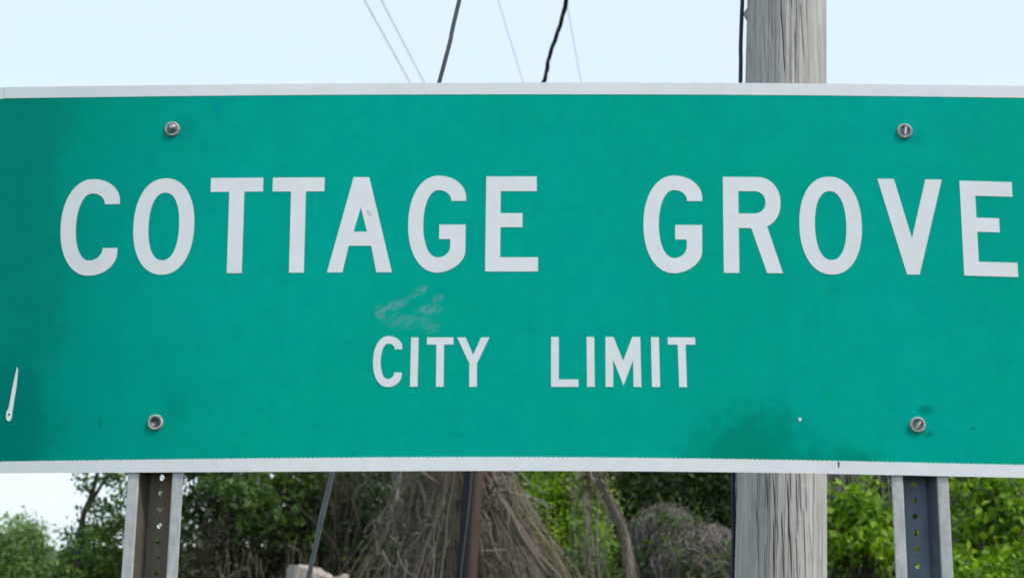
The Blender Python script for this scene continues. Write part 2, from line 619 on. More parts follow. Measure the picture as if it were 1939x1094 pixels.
# --- lettering: highway alphabet drawn in units of cap height 100
def arc(cx, cy, rx, ry, a0, a1, n=14, e=2.0):
    pts = []
    for i in range(n + 1):
        a = R(a0 + (a1 - a0) * i / n)
        c, s = math.cos(a), math.sin(a)
        pts.append((cx + rx * math.copysign(abs(c) ** (2 / e), c), cy - ry * math.copysign(abs(s) ** (2 / e), s)))
    return pts


def glyph(ch):
    if ch == 'C':
        o = [(61, 25.5), (61, 22)] + arc(32, 22, 29, 23.2, 0, 90)[1:] + arc(32, 50, 32, 51.2, 90, 180, 20, 2.15)[1:] \
            + arc(32, 50, 32, 51.2, 180, 270, 20, 2.15)[1:] + arc(32, 77, 29, 24.2, 270, 360)[1:] + [(61, 72)]
        i = [(45.4, 72)] + arc(32, 72, 13.4, 13.2, 360, 270)[1:] + arc(32, 50, 16, 35.2, 270, 180, 18, 2.15)[1:] \
            + arc(32, 50, 16, 36, 180, 90, 18, 2.15)[1:] + arc(32, 25.5, 13.4, 11.5, 90, 0)[1:]
        return [o + i], 61
    if ch == 'G':
        o = [(61, 25.5), (61, 22)] + arc(32, 22, 29, 23.2, 0, 90)[1:] + arc(32, 50, 32, 51.2, 90, 180, 20, 2.15)[1:] \
            + arc(32, 50, 32, 51.2, 180, 270, 20, 2.15)[1:] + arc(32, 79, 29, 22.2, 270, 360, 14, 1.8)[1:] + [(61, 50.5)]
        i = [(33, 50.5), (33, 65.8), (45, 65.8), (45, 73)] + arc(32, 73, 13, 12.2, 360, 270, 10)[1:] + arc(32, 50, 16, 35.2, 270, 180, 18, 2.15)[1:] \
            + arc(32, 50, 16, 36, 180, 90, 18, 2.15)[1:] + arc(32, 25.5, 13.4, 11.5, 90, 0)[1:]
        return [o + i], 61
    if ch == 'O':
        return [arc(32, 50, 32, 51.2, 0, 360, 80, 2.2)[:-1], arc(32, 50, 16.1, 36, 0, 360, 64, 2.25)[:-1]], 64
    if ch == 'T':
        return [[(0, 0), (54.8, 0), (54.8, 14.6), (35.3, 14.6), (35.3, 100), (19.6, 100), (19.6, 14.6), (0, 14.6)]], 54.8
    if ch == 'A':
        return [[(26, 0), (42.4, 0), (68.4, 100), (52.0, 100), (46.0, 72), (22.3, 72), (16.3, 100), (0, 100)],
                [(34.2, 31.5), (27.2, 57.3), (41.3, 57.3)]], 68.4
    if ch == 'E':
        return [[(0, 0), (54, 0), (54, 15.5), (15.6, 15.5), (15.6, 38.6), (38.8, 38.6), (38.8, 53.4), (15.6, 53.4), (15.6, 85), (55, 85), (55, 100), (0, 100)]], 55
    if ch == 'R':
        o = [(0, 0), (38, 0)] + arc(36, 26.7, 25, 26.7, 88, -62, 16, 2.15) + [(46.5, 51.6), (62.5, 100), (45.8, 100), (29.6, 53.2), (16.4, 53.2), (16.4, 100), (0, 100)]
        i = [(16.4, 14.8), (33.5, 14.8)] + arc(33.5, 26.4, 11.6, 11.6, 90, -90, 14, 2.1)[1:] + [(16.4, 38)]
        return [o, i], 62.5
    if ch == 'V':
        return [[(0, 0), (17.4, 0), (34, 62), (50.4, 0), (67.6, 0), (40.6, 100), (27.4, 100)]], 67.6
    if ch == 'I':
        return [[(0, 0), (15.4, 0), (15.4, 100), (0, 100)]], 15.4
    if ch == 'Y':
        return [[(0, 0), (17, 0), (32.7, 35.5), (48.6, 0), (65.5, 0), (40.5, 53), (40.5, 100), (25, 100), (25, 53)]], 65.5
    if ch == 'L':
        return [[(0, 0), (15.5, 0), (15.5, 85), (55, 85), (55, 100), (0, 100)]], 55
    if ch == 'M':
        return [[(0, 0), (16.4, 0), (35.9, 48), (55.2, 0), (71.6, 0), (71.6, 100), (56, 100), (56, 47), (35.9, 97.5), (15.6, 45), (15.6, 100), (0, 100)]], 71.6


# letter, x left top/bottom, x right top/bottom, y top left/right, y bottom left/right (photo pixels on the sign's face)
LET = [
    ('C', 119.5, 110.5, 229.0, 220.0, 342.3, 341.2, 520.3, 519.6),
    ('O', 257.0, 248.5, 372.0, 363.5, 340.6, 339.8, 518.4, 517.6),
    ('T', 399.7, 394.0, 498.8, 493.0, 337.5, 336.6, 517.4, 517.0),
    ('T', 516.8, 512.1, 614.9, 610.2, 336.7, 336.3, 516.6, 516.2),
    ('A', 623.0, 619.0, 746.0, 742.0, 336.0, 335.8, 516.0, 515.6),
    ('G', 774.3, 771.5, 883.2, 880.4, 335.4, 335.0, 514.4, 514.0),
    ('E', 920.8, 918.5, 1018.0, 1018.7, 334.5, 334.4, 514.1, 514.1),
    ('G', 1218.3, 1218.3, 1329.5, 1329.5, 335.0, 335.0, 515.2, 515.5),
    ('R', 1368.5, 1370.5, 1479.6, 1482.6, 335.2, 335.6, 516.8, 517.4),
    ('O', 1510.9, 1516.3, 1629.0, 1634.4, 336.6, 337.6, 517.2, 518.2),
    ('V', 1661.0, 1668.0, 1783.0, 1790.0, 338.7, 340.4, 519.3, 520.6),
    ('E', 1816.5, 1825.7, 1917.2, 1927.8, 342.3, 345.2, 521.7, 524.6),
    ('C', 707.4, 705.4, 762.2, 760.2, 637.3, 637.3, 731.3, 731.3),
    ('I', 778.4, 776.3, 792.7, 790.6, 638.7, 638.7, 732.0, 732.0),
    ('T', 808.7, 807.7, 858.7, 857.5, 638.7, 638.7, 732.0, 732.0),
    ('Y', 865.6, 865.0, 926.8, 926.2, 638.7, 638.5, 732.2, 732.2),
    ('L', 1043.5, 1043.5, 1095.0, 1095.3, 637.7, 637.7, 732.2, 732.2),
    ('I', 1110.6, 1111.6, 1125.2, 1126.2, 637.7, 637.7, 732.2, 732.2),
    ('M', 1146.3, 1146.5, 1212.2, 1214.4, 637.6, 637.8, 732.2, 732.4),
    ('I', 1232.4, 1234.5, 1247.7, 1249.8, 638.0, 638.2, 732.4, 732.6),
    ('T', 1264.0, 1267.6, 1316.1, 1319.2, 638.6, 638.8, 732.6, 733.0)]
for ch, xlt, xlb, xrt, xrb, ytl, ytr, ybl, ybr in LET:
    loops, wd = glyph(ch)
    mapped = []
    for lp in loops:
        ml = []
        for (u, v) in lp:
            a, c = u / wd, v / 100
            xl_, xr_ = xlt + (xlb - xlt) * c, xrt + (xrb - xrt) * c
            yt_, yb_ = ytl + (ytr - ytl) * a, ybl + (ybr - ybl) * a
            ml.append((xl_ + (xr_ - xl_) * a, yt_ + (yb_ - yt_) * c))
        mapped.append(ml)
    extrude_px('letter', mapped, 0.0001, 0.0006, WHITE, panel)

# dried bird dropping and a paint fleck on the face
b = NB('dried_dropping')
nz = b.noise(b.coord(), 260, 3)
b.bsdf(b.mix(nz, (0.62, 0.72, 0.70, 1), (0.78, 0.80, 0.78, 1)), 0.8, 0.2)
DROP = b.m
run = [(32.5, 695), (34.2, 700), (33, 716), (30.5, 738), (27.2, 756), (24.5, 774), (23.4, 782), (22.5, 790), (20, 796), (16, 797.5), (12.5, 794), (11.5, 787),
       (13, 779), (16.5, 773), (19.5, 758), (23, 738), (28, 715)]
extrude_px('bird_dropping', [run, arc(17.2, 785, 2.2, 2.8, 0, 360, 10)[:-1]], 0.0001, 0.0012, DROP, panel)
extrude_px('paint_fleck', [[(1512, 791), (1515, 789.8), (1517.5, 792), (1517, 796), (1514, 798), (1511.8, 795)]], 0.0001, 0.0008, DROP, panel)
b = NB('tar_fleck')
b.bsdf((0.10, 0.11, 0.11, 1), 0.7, 0.3)
extrude_px('scratch', [[(1586, 873), (1589, 872.5), (1590, 880), (1588.5, 886), (1586.8, 884)]], 0.0004, 0.0007, b.m, panel)


# --- bolts
def metal(name, c1, c2, rough=0.45, metal_=0.75, sc=120):
    b = NB(name)
    nz = b.noise(b.coord(), sc, 4, 0.6)
    b.bsdf(b.mix(b.rng_(nz, 0.3, 0.7), c1, c2), b.rng_(nz, 0.2, 0.8, rough - 0.08, rough + 0.12), 0.5, metal_)
    return b.m


WASHER = metal('nylon_washer', (0.26, 0.25, 0.25, 1), (0.44, 0.43, 0.43, 1), 0.6, 0.0)
PIN = metal('zinc_pin', (0.22, 0.23, 0.24, 1), (0.45, 0.46, 0.48, 1), 0.35, 0.85)
PIN_DARK = metal('dull_pin', (0.10, 0.11, 0.12, 1), (0.22, 0.22, 0.23, 1), 0.5, 0.6)


def lathe(name, prof, centre, mat, parent, seg=36, smooth=True):
    """prof: (radius, height in front of the sign's face) pairs; axis along the sign's normal"""
    V, Fs = [], []
    up = Vector((0, 0, 1))
    for (r, h) in prof:
        for k in range(seg):
            a = 2 * math.pi * k / seg
            V.append(centre + TAN * (r * math.cos(a)) + up * (r * math.sin(a)) + NRM * h)
    for i in range(len(prof) - 1):
        for k in range(seg):
            k2 = (k + 1) % seg
            Fs.append((i * seg + k, i * seg + k2, (i + 1) * seg + k2, (i + 1) * seg + k))
    me = bpy.data.meshes.new(name)
    me.from_pydata([tuple(v) for v in V], [], Fs)
    bm = bmesh.new()
    bm.from_mesh(me)
    bmesh.ops.remove_doubles(bm, verts=bm.verts, dist=1e-6)
    bmesh.ops.recalc_face_normals(bm, faces=bm.faces)
    bm.to_mesh(me)
    bm.free()
    return link(name, me, mat, parent, smooth)


def bolt(px, py, style, tilt=0.0):
    c = on_sign(px, py)
    u = MPP
    wsh = lathe('washer', [(14.6 * u, 0.0), (15 * u, 0.0012), (14.4 * u, 0.0030), (12.6 * u, 0.0042), (10.6 * u, 0.0040), (9.9 * u, 0.0030), (9.6 * u, 0.0006)], c, WASHER, sign)
    if style == 'cup':       # hollow rivet: sunk, dark inside
        lathe('bolt', [(9.4 * u, 0.0008), (9.3 * u, 0.0032), (8.2 * u, 0.0036), (7.6 * u, 0.0028), (6.8 * u, 0.0006), (0.0, 0.0004)], c, PIN_DARK, wsh)
    elif style == 'dome':
        lathe('bolt', [(9.4 * u, 0.0006), (9.3 * u, 0.0020), (7.8 * u, 0.0018), (7.2 * u, 0.0012), (6.6 * u, 0.0068), (5.0 * u, 0.0082), (0.0, 0.0088)], c + Vector((0.0010, 0, 0.0022)), PIN, wsh)
    else:                    # driven pin with a raised ridge across it, its glint painted pale
        pin = lathe('bolt', [(9.4 * u, 0.0006), (9.2 * u, 0.0022), (7.8 * u, 0.0016), (4.0 * u, 0.0020), (0.0, 0.0024)], c, PIN_DARK, wsh)
        ca, sa = math.cos(tilt), math.sin(tilt)
        ax = TAN * sa + Vector((0, 0, ca))
        sd = TAN * ca - Vector((0, 0, sa))
        V = [c + ax * (8.5 * u) + NRM * 0.002 - sd * 1.0 * u, c + ax * (8.5 * u) + NRM * 0.002 + sd * 4.5 * u,
             c - ax * (7.5 * u) + NRM * 0.002 + sd * 2.2 * u, c - ax * (7.5 * u) + NRM * 0.002 - sd * 1.0 * u,
             c + ax * (6.5 * u) + NRM * 0.0068, c - ax * (6.0 * u) + NRM * 0.0060]
        me = bpy.data.meshes.new('ridge')
        me.from_pydata([tuple(v) for v in V], [], [(0, 3, 5, 4), (1, 4, 5, 2), (0, 4, 1), (3, 2, 5)])
        bm = bmesh.new()
        bm.from_mesh(me)
        bmesh.ops.recalc_face_normals(bm, faces=bm.faces)
        bm.to_mesh(me)
        bm.free()
        link('bolt_glint_ridge', me, RIDGE_GLINT, wsh)


RIDGE_GLINT = metal('zinc_glint', (0.80, 0.81, 0.80, 1), (0.90, 0.90, 0.90, 1), 0.35, 0.1)  # glint on the pin put into a whitish colour
bolt(326.5, 245, 'dome')
bolt(294.5, 799.5, 'cup')
bolt(1712.5, 249, 'ridge', R(3))
bolt(1737, 804, 'ridge', R(32))

# --- perforated U-channel posts
def galv(name, tint, rust):
    b = NB(name)
    co = b.coord()
    n1 = b.noise(co, 60, 5, 0.65)
    n2 = b.noise(co, 9, 5, 0.6, (1, 1, 0.4))
    col = b.mix(b.rng_(n1, 0.3, 0.7), tuple(t * 0.82 for t in tint) + (1,), tuple(tint) + (1,))
    n3 = b.noise(co, 150, 3, 0.5, (1, 1, 0.12))
    col = b.mix(b.rng_(n3, 0.48, 0.66, 0, 0.45), col, tuple(t * 0.62 for t in tint) + (1,))
    n4 = b.noise(co, 35, 6, 0.7, (1, 1, 0.5))
    col = b.mix(b.rng_(n4, 0.5, 0.7, 0, 0.4), col, tuple(min(0.8, t * 1.3) for t in tint) + (1,))
    col = b.mix(b.rng_(n2, 0.45, 0.7, 0, rust), col, (0.17, 0.12, 0.075, 1))
    n5 = b.noise(co, 28, 5, 0.7, (1, 1, 0.12))
    col = b.mix(b.rng_(n5, 0.56, 0.72, 0, min(1, rust * 1.1)), col, (0.20, 0.095, 0.04, 1))
    b.bsdf(col, b.rng_(n1, 0.2, 0.8, 0.45, 0.65), 0.45, 0.35, bump=n1, bstr=0.15, bdist=0.001)
    return b.m


GALV = galv('galvanised_steel', (0.56, 0.57, 0.58), 0.12)
GALV_SHADE_BLUE = galv('galvanised_shaded_blue', (0.17, 0.21, 0.27), 0.06)  # shade inside the channel put into a darker blue tone
GALV_SHADE_RUST = galv('shaded_rusty_steel', (0.17, 0.155, 0.125), 0.7)  # channel shade put into the brown tone, rust over it


def post(px_top, px_bot, web_mat, hole_px):
    """hat section: two flanges against the back of the panel, a recessed web with a row of punched holes"""
    a = on_sign(px_top[0], px_top[1])
    c = on_sign(px_bot[0], px_bot[1])
    ax = (a - c)
    ax = ax / ax.z                     # per metre of height
    org = a - ax * a.z                 # at ground level
    org = org - NRM * (TH + 0.0006)
    z0, z1 = -0.5, on_sign(px_top[0], 176).z
    mid = [0.0225, 0.040]              # wall foot, flange edge (half widths)
    HW, HF, D, T = 0.0185, 0.0262, 0.040, 0.0032

    def P(s, d, z):
        return org + ax * z + TAN * s - NRM * d
    # flanges + walls as one swept open profile with thickness, both sides
    root_parts = []
    for sgn in (-1, 1):
        prof = [(0.0440, 0.0006), (0.0428, 0.0), (0.0290, 0.0), (0.0275, 0.0004), (HF, 0.0018), (HW + 0.0006, D - 0.002), (HW, D)]
        back = [(HW + 0.0045, D + T * 0.2), (HF + 0.0028, 0.0062), (0.0300, T), (0.0436, T), (0.0440, T - 0.0006)]
        loop = [(s * sgn, d) for s, d in prof + back]
        V, Fs = [], []
        zs = np.linspace(z0, z1, 40)
        for z in zs:
            V += [tuple(P(s, d, z)) for s, d in loop]
        m = len(loop)
        for i in range(len(zs) - 1):
            for k in range(m):
                k2 = (k + 1) % m
                Fs.append((i * m + k, i * m + k2, (i + 1) * m + k2, (i + 1) * m + k))
        Fs.append(tuple(range(m)))
        Fs.append(tuple(range((len(zs) - 1) * m, len(zs) * m)))
        root_parts.append((V, Fs))
    V = root_parts[0][0] + root_parts[1][0]
    n0 = len(root_parts[0][0])
    Fs = root_parts[0][1] + [tuple(i + n0 for i in f) for f in root_parts[1][1]]
    me = bpy.data.meshes.new('post')
    me.from_pydata(V, [], Fs)
    bm = bmesh.new()
    bm.from_mesh(me)
    bmesh.ops.recalc_face_normals(bm, faces=bm.faces)
    bm.to_mesh(me)
    bm.free()
    po = link('post', me, GALV, sign)
    me.materials.append(web_mat)
    # the walls inside the channel share the web's painted-in shade and rust
    for p in me.polygons:
        ctr = p.center - (org + ax * p.center.z)
        if abs(ctr.dot(TAN)) < HF + 0.0002 and ctr.dot(-NRM) > 0.003 and abs(p.normal.z) < 0.9:
            p.material_index = 1
    # web with holes
    cell = 0.0254
    zh = on_sign(px_bot[0], hole_px).z
    k0 = math.floor((zh - z0) / cell)
    zstart = zh - k0 * cell
    V, Fs = [], []
    cells = int((z1 - zstart) / cell)
    hs, seg = 0.0046, 12
    rect = [(-HW - 0.0002, -cell / 2), (HW + 0.0002, -cell / 2), (HW + 0.0002, cell / 2), (-HW - 0.0002, cell / 2)]
    circ = [(hs * math.cos(2 * math.pi * i / seg), hs * 1.05 * math.sin(2 * math.pi * i / seg)) for i in range(seg)]
    tri = tessellate_polygon([[Vector((*p, 0)) for p in rect], [Vector((*p, 0)) for p in circ]])
    pts = rect + circ
    for i in range(cells):
        zc = zstart + i * cell
        base = len(V)
        for d in (D + 0.0001, D + T):
            V += [tuple(P(s, d, zc + dz)) for s, dz in pts]
        m = len(pts)
        for t3 in tri:
            Fs.append(tuple(base + j for j in t3))
            Fs.append(tuple(base + m + j for j in t3[::-1]))
        for k in range(seg):
            k2 = (k + 1) % seg
            Fs.append((base + 4 + k, base + 4 + k2, base + m + 4 + k2, base + m + 4 + k))
    me = bpy.data.meshes.new('web')
    me.from_pydata(V, [], Fs)
    link('post_web', me, web_mat, po)
    return po


post((293.2, 902), (281.2, 1094), GALV_SHADE_RUST, 963)
post((1743.5, 906), (1752.5, 1094), GALV_SHADE_BLUE, 1008)

# ================================================================== POLES AND WIRES
b = NB('weathered_pole_wood')
co = b.coord()
n1 = b.noise(co, 70, 6, 0.65, (1, 1, 0.035))
n2 = b.noise(co, 9, 5, 0.6, (1, 1, 0.25))
n3 = b.noise(co, 190, 4, 0.6, (1, 1, 0.02))
col = b.mix(b.rng_(n1, 0.3, 0.7), (0.34, 0.335, 0.325, 1), (0.55, 0.54, 0.515, 1))
col = b.mix(b.rng_(n2, 0.42, 0.68, 0, 0.6), col, (0.46, 0.435, 0.395, 1))
col = b.mix(b.rng_(n3, 0.55, 0.72, 0, 0.45), col, (0.16, 0.14, 0.125, 1))
n4 = b.noise(co, 320, 5, 0.7, (1, 1, 0.05), 0.4)
col = b.mix(b.rng_(n4, 0.5, 0.68, 0, 0.5), col, (0.20, 0.185, 0.17, 1))
n5 = b.noise(co, 110, 5, 0.7, (1, 1, 0.10), 1.2)
col = b.mix(b.rng_(n5, 0.55, 0.7, 0, 0.5), col, (0.66, 0.64, 0.60, 1))
vor = b.n('ShaderNodeTexVoronoi')
mpv = b.n('ShaderNodeMapping')
mpv.inputs['Scale'].default_value = (1, 1, 0.6)
b.l(co, mpv.inputs[0])
b.l(mpv.outputs[0], vor.inputs['Vector'])
vor.inputs['Scale'].default_value = 7.0
col = b.mix(b.rng_(vor.outputs['Distance'], 0.05, 0.10, 0.75, 0.0), col, (0.13, 0.115, 0.10, 1))
atn = b.n('ShaderNodeAttribute', attribute_name='crack')
col = b.mix(b.math('MULTIPLY', atn.outputs['Fac'], 0.97), col, (0.045, 0.04, 0.038, 1))
hgt = b.math('ADD', b.math('MULTIPLY', n1, 0.55), b.math('ADD', b.math('MULTIPLY', n3, 0.25), b.math('MULTIPLY', n4, 0.25)))
b.bsdf(col, 0.85, 0.25, bump=hgt, bstr=0.55, bdist=0.006)
POLEWOOD = b.m

PY = 4.25
pc_b, pc_t = at(1476.5, 1094, PY), at(1489, 0, PY)
pdir = (pc_t - pc_b) / (pc_t.z - pc_b.z)
base = pc_b - pdir * pc_b.z
pole = empty('utility_pole', base, 'tall weathered grey wooden utility pole standing close behind the sign', 'utility pole')
r_b = (at(1565.5, 1094, PY) - at(1387.5, 1094, PY)).length / 2 * 0.98
r_t = (at(1565.5, 0, PY) - at(1412.5, 0, PY)).length / 2 * 0.962


def pole_r(z):
    return r_b + (r_t - r_b) * (z - pc_b.z) / (pc_t.z - pc_b.z)


zs = np.concatenate([np.linspace(-0.5, 1.2, 24, endpoint=False), np.linspace(1.2, 3.6, 240, endpoint=False), np.linspace(3.6, 9.2, 50)])
th = np.concatenate([np.linspace(-np.pi, 0, 800, endpoint=False), np.linspace(0, np.pi, 90, endpoint=False)])    # camera side is -Y: finely divided
TH_, ZZ = np.meshgrid(th, zs)
crack = np.zeros_like(TH_)
prng = np.random.default_rng(21)
CR = []


def px_crack(x0, y0, x1, y1, wd=1.0, dp=1.0):
    z_a, z_b = at(x0, y0, PY).z, at(x1, y1, PY).z
    def ang(x, y):
        p = at(x, y, PY - 0.1)
        c = base + pdir * p.z
        return -np.arccos(np.clip((p.x - c.x) / pole_r(p.z), -0.99, 0.99))
    CR.append((ang(x0, y0), z_a, ang(x1, y1), z_b, wd, dp))


for a_ in ((1473, -60, 1483, 160, 1.7, 1.2), (1434, 890, 1436, 1100, 1.2, 1), (1430, 940, 1434, 990, 1, .8), (1449, 890, 1452, 975, 1.2, 1), (1461, 890, 1466, 1000, 1.3, 1),
           (1461, 985, 1463, 1100, 1.5, 1.2), (1477, 975, 1480, 1100, 1.4, 1.2), (1487, 915, 1495, 1085, 1.8, 1.3), (1491, 885, 1494, 950, 1.2, .9), (1503, 885, 1507, 1010, 1.1, .9),
           (1511, 885, 1513, 975, 1.5, 1.1), (1518, 965, 1524, 1100, 1.5, 1.2), (1524, 930, 1525, 970, 1, .8), (1542, 885, 1542, 960, .9, .7), (1504, 1020, 1507, 1100, 1.2, 1),
           (1530, 990, 1538, 1080, .9, .7), (1421, 985, 1421, 1060, 1, .8), (1447, 1030, 1447, 1100, 1, .8), (1513, 30, 1520, 140, 1.3, .8), (1494, -10, 1496, 45, 1, .8),
           (1446, 45, 1451, 160, 1.0, .6), (1526, 5, 1527, 75, 1, .6), (1502, 80, 1505, 160, 1, .6), (1430, 0, 1432, 70, .8, .5), (1555, 1050, 1558, 1100, .8, .6), (1470, 985, 1469, 1030, .8, .6)):
    px_crack(*a_)
for k_ in range(240):
    z_a = prng.uniform(-0.3, 9) if k_ < 90 else prng.uniform(1.0, 3.4)
    t_a = prng.uniform(-np.pi, np.pi) if k_ < 90 else prng.uniform(-np.pi, 0)
    L = prng.uniform(0.08, 0.7)
    CR.append((t_a, z_a + L, t_a + prng.normal() * 0.03, z_a, prng.uniform(0.35, 0.8), prng.uniform(0.25, 0.75)))
for (ta, za, tb, zb, wd, dp) in CR:
    if za < zb: ta, za, tb, zb = tb, zb, ta, za
    f = (za - ZZ) / (za - zb)
    inside = (f > 0) & (f < 1)
    wob = 0.006 * np.sin(ZZ * 23 + ta * 9) + 0.004 * np.sin(ZZ * 61 + ta * 5)
    c = ta + (tb - ta) * f + wob
    hw = 0.0082 * wd * np.clip(np.sin(np.pi * np.clip(f, 0, 1)), 0, 1) ** 0.35
    dd = np.abs((TH_ - c + np.pi) % (2 * np.pi) - np.pi)
    prof = np.clip(1 - dd / np.maximum(hw, 1e-4), 0, 1)
    crack = np.maximum(crack, np.where(inside, np.minimum(prof * 1.8, 1) * dp, 0))
RR = pole_r(ZZ) - crack * 0.009
RR += 0.0015 * np.sin(TH_ * 3 + 1) + 0.0010 * np.sin(TH_ * 41 + 2 * np.sin(ZZ * 1.7)) * (0.5 + 0.5 * np.sin(ZZ * 3 + TH_ * 5))
# a splinter standing off the left side near the top
PX_ = pdir.x * ZZ + RR * np.cos(TH_)
PY_ = pdir.y * ZZ + RR * np.sin(TH_)
n_z, n_t = ZZ.shape
idx = np.arange(n_z * n_t).reshape(n_z, n_t)
nx = np.roll(idx, -1, axis=1)
q = np.stack([idx[:-1], nx[:-1], nx[1:], idx[1:]], -1).reshape(-1, 4)
me = mesh_np('pole_shaft', np.stack([PX_, PY_, ZZ], -1).reshape(-1, 3), q, 4)
at_ = me.attributes.new('crack', 'FLOAT', 'POINT')
at_.data.foreach_set('value', crack.ravel().astype(np.float32))
link('shaft', me, POLEWOOD, pole, True)
top_c = pdir * 9.2
link('pole_top', tubes('pole_top', [([tuple(top_c - pdir * 0.02), tuple(top_c + pdir * 0.02), tuple(top_c + pdir * 0.05), tuple(top_c + pdir * 0.06)], [pole_r(9.2) * 0.985, pole_r(9.2) * 0.98, pole_r(9.2) * 0.6, 0.001])], 32), POLEWOOD, pole)

b = NB('black_cable')
nz = b.noise(b.coord(), 40, 3)
b.bsdf(b.mix(nz, (0.016, 0.026, 0.06, 1), (0.045, 0.065, 0.12, 1)), 0.5, 0.4)
CABLE = b.m
b = NB('blue_black_cable')
nz = b.noise(b.coord(), 12, 3, 0.6, (1, 1, 0.3))
b.bsdf(b.mix(nz, (0.006, 0.006, 0.015, 1), (0.014, 0.014, 0.05, 1)), 0.5, 0.4)
CABLE_BLUE = b.m
b = NB('galvanised_strand')
nz = b.noise(b.coord(), 300, 3, 0.6, (1, 1, 0.3))
b.bsdf(b.mix(nz, (0.10, 0.12, 0.14, 1), (0.20, 0.22, 0.25, 1)), 0.5, 0.5, 0.4)
STRAND = b.m
b = NB('grey_line')
b.bsdf((0.50, 0.51, 0.56, 1), 0.5, 0.4, 0.2)
LINE = b.m


def catmull(P, n=16):
    P = [np.array(p, float) for p in P]
    P = [2 * P[0] - P[1]] + P + [2 * P[-1] - P[-2]]
    o = []
    for i in range(1, len(P) - 2):
        for k in range(n):
            t = k / n
            o.append(0.5 * ((2 * P[i]) + (-P[i - 1] + P[i + 1]) * t + (2 * P[i - 1] - 5 * P[i] + 4 * P[i + 1] - P[i + 2]) * t * t
                            + (-P[i - 1] + 3 * P[i] - 3 * P[i + 1] + P[i + 2]) * t ** 3))
    o.append(P[-2])
    return np.array(o)


# conductor stapled down the pole's left side
down = [at(1390, 1300, PY), at(1388.5, 1094, PY), at(1389.5, 1000, PY), at(1388.5, 900, PY), at(1393, 500, PY), at(1402, 160, PY), at(1402.5, 90, PY), at(1404.5, 30, PY), at(1407, -40, PY), at(1418, -400, PY), at(1440, -1400, PY)]
cb = catmull([tuple(p - base) for p in down], 10)
link('down_cable', tubes('down_cable', [(cb, 0.0062)], 10), CABLE_BLUE, pole)
# splinter/staple block at the pole's left edge
s0 = at(1409, 27, PY) - base
V = [s0 + Vector((-0.004, 0, 0)), s0 + Vector((0.012, -0.012, 0.022)), s0 + Vector((0.012, 0.012, 0.022)), s0 + Vector((0.014, -0.012, -0.026)), s0 + Vector((0.014, 0.012, -0.026))]
me = bpy.data.meshes.new('splinter')
me.from_pydata([tuple(v) for v in V], [], [(0, 1, 3), (0, 4, 2), (0, 2, 1), (0, 3, 4), (1, 2, 4, 3)])
link('splinter', me, POLEWOOD, pole)

# guy wire from high on the pole to its ground anchor
g_top = base + pdir * 7.4 + Vector((-0.11, -0.02, 0))
p1, p2 = at(870, 0, 4.45), at(832, 155, 4.52)
p3, p4 = at(629, 897, 4.9), at(584, 1094, 5.0)
# straight strand through both visible stretches
g_bot = p4 + (p4 - p3) * (p4.z / (p3.z - p4.z))
pts = catmull([tuple(p1 + (p1 - p2) * 4.2), tuple(p1), tuple(p2), tuple(p3), tuple(p4), tuple(g_bot - Vector((0, 0, 0.05)))], 10)
gw = empty('guy_wire', g_bot, 'single taut grey steel guy wire slanting down left to the ground', 'guy wire')
link('strand', tubes('guy', [(pts - np.array(g_bot), 0.0070)], 10), STRAND, gw)
gt = [tuple(p3 + (p3 - p4) * 0.6 - g_bot), tuple(p3 - g_bot), tuple(p4 - g_bot), tuple((p4 - g_bot) * 0.3), (0, 0, 0.1)]
b = NB('guy_guard_plastic')
nz = b.noise(b.coord(), 30, 4)
b.bsdf(b.mix(nz, (0.10, 0.125, 0.14, 1), (0.17, 0.19, 0.20, 1)), 0.6, 0.3)
link('guy_guard', tubes('guard', [(catmull(gt, 6), 0.0084)], 12), b.m, gw)

# second, dark pole behind
P2Y = 15.0
q_b, q_t = at(883, 1094, P2Y), at(897, 895, P2Y)
d2 = (q_t - q_b) / (q_t.z - q_b.z)
b2 = q_b - d2 * q_b.z
r2 = (at(903.5, 1094, P2Y) - at(863, 1094, P2Y)).length / 2
H2 = at(930, 400, P2Y).z
b = NB('creosoted_wood')
co = b.coord()
n1 = b.noise(co, 30, 6, 0.65, (1, 1, 0.06))
n2 = b.noise(co, 3, 4, 0.6, (1, 1, 0.5))
sx = b.n('ShaderNodeSeparateXYZ')
b.l(co, sx.inputs[0])
lit_side = b.rng_(b.math('ADD', sx.outputs[0], b.math('MULTIPLY', sx.outputs[2], -d2.x)), -0.005, 0.05)
col = b.mix(lit_side, (0.016, 0.016, 0.020, 1), (0.085, 0.055, 0.042, 1))       # light from the right painted in: near-black left, reddish right
col = b.mix(b.rng_(n1, 0.45, 0.72, 0, 0.7), col, (0.03, 0.022, 0.02, 1))
b.bsdf(col, 0.75, 0.3, bump=n1, bstr=0.6, bdist=0.01)
p2 = empty('utility_pole', b2, 'distant dark creosoted pole with its lit side reddish, in front of the vine-covered tree', 'utility pole')
zz = np.linspace(-0.3, H2, 40)
pts = np.array([tuple(d2 * z) for z in zz])
link('shaft', tubes('shaft2', [(pts, np.linspace(r2 * 1.08, r2 * 0.85, 40))], 28), b.m, p2)
w_top, w_bot = at(894, 890, P2Y - r2 - 0.012) - b2, at(872, 1094, P2Y - r2 * 0.9 - 0.012) - b2
wl = [tuple(w_top + (w_top - w_bot) * 2.2 + Vector((-0.1, 0.04, 0))), tuple(w_top), tuple(w_bot), tuple(w_bot + (w_bot - w_top) * 0.5 + Vector((0.02, 0.02, 0)))]
link('ground_wire', tubes('ground_wire2', [(catmull(wl, 8), 0.0045)], 8), STRAND, p2)

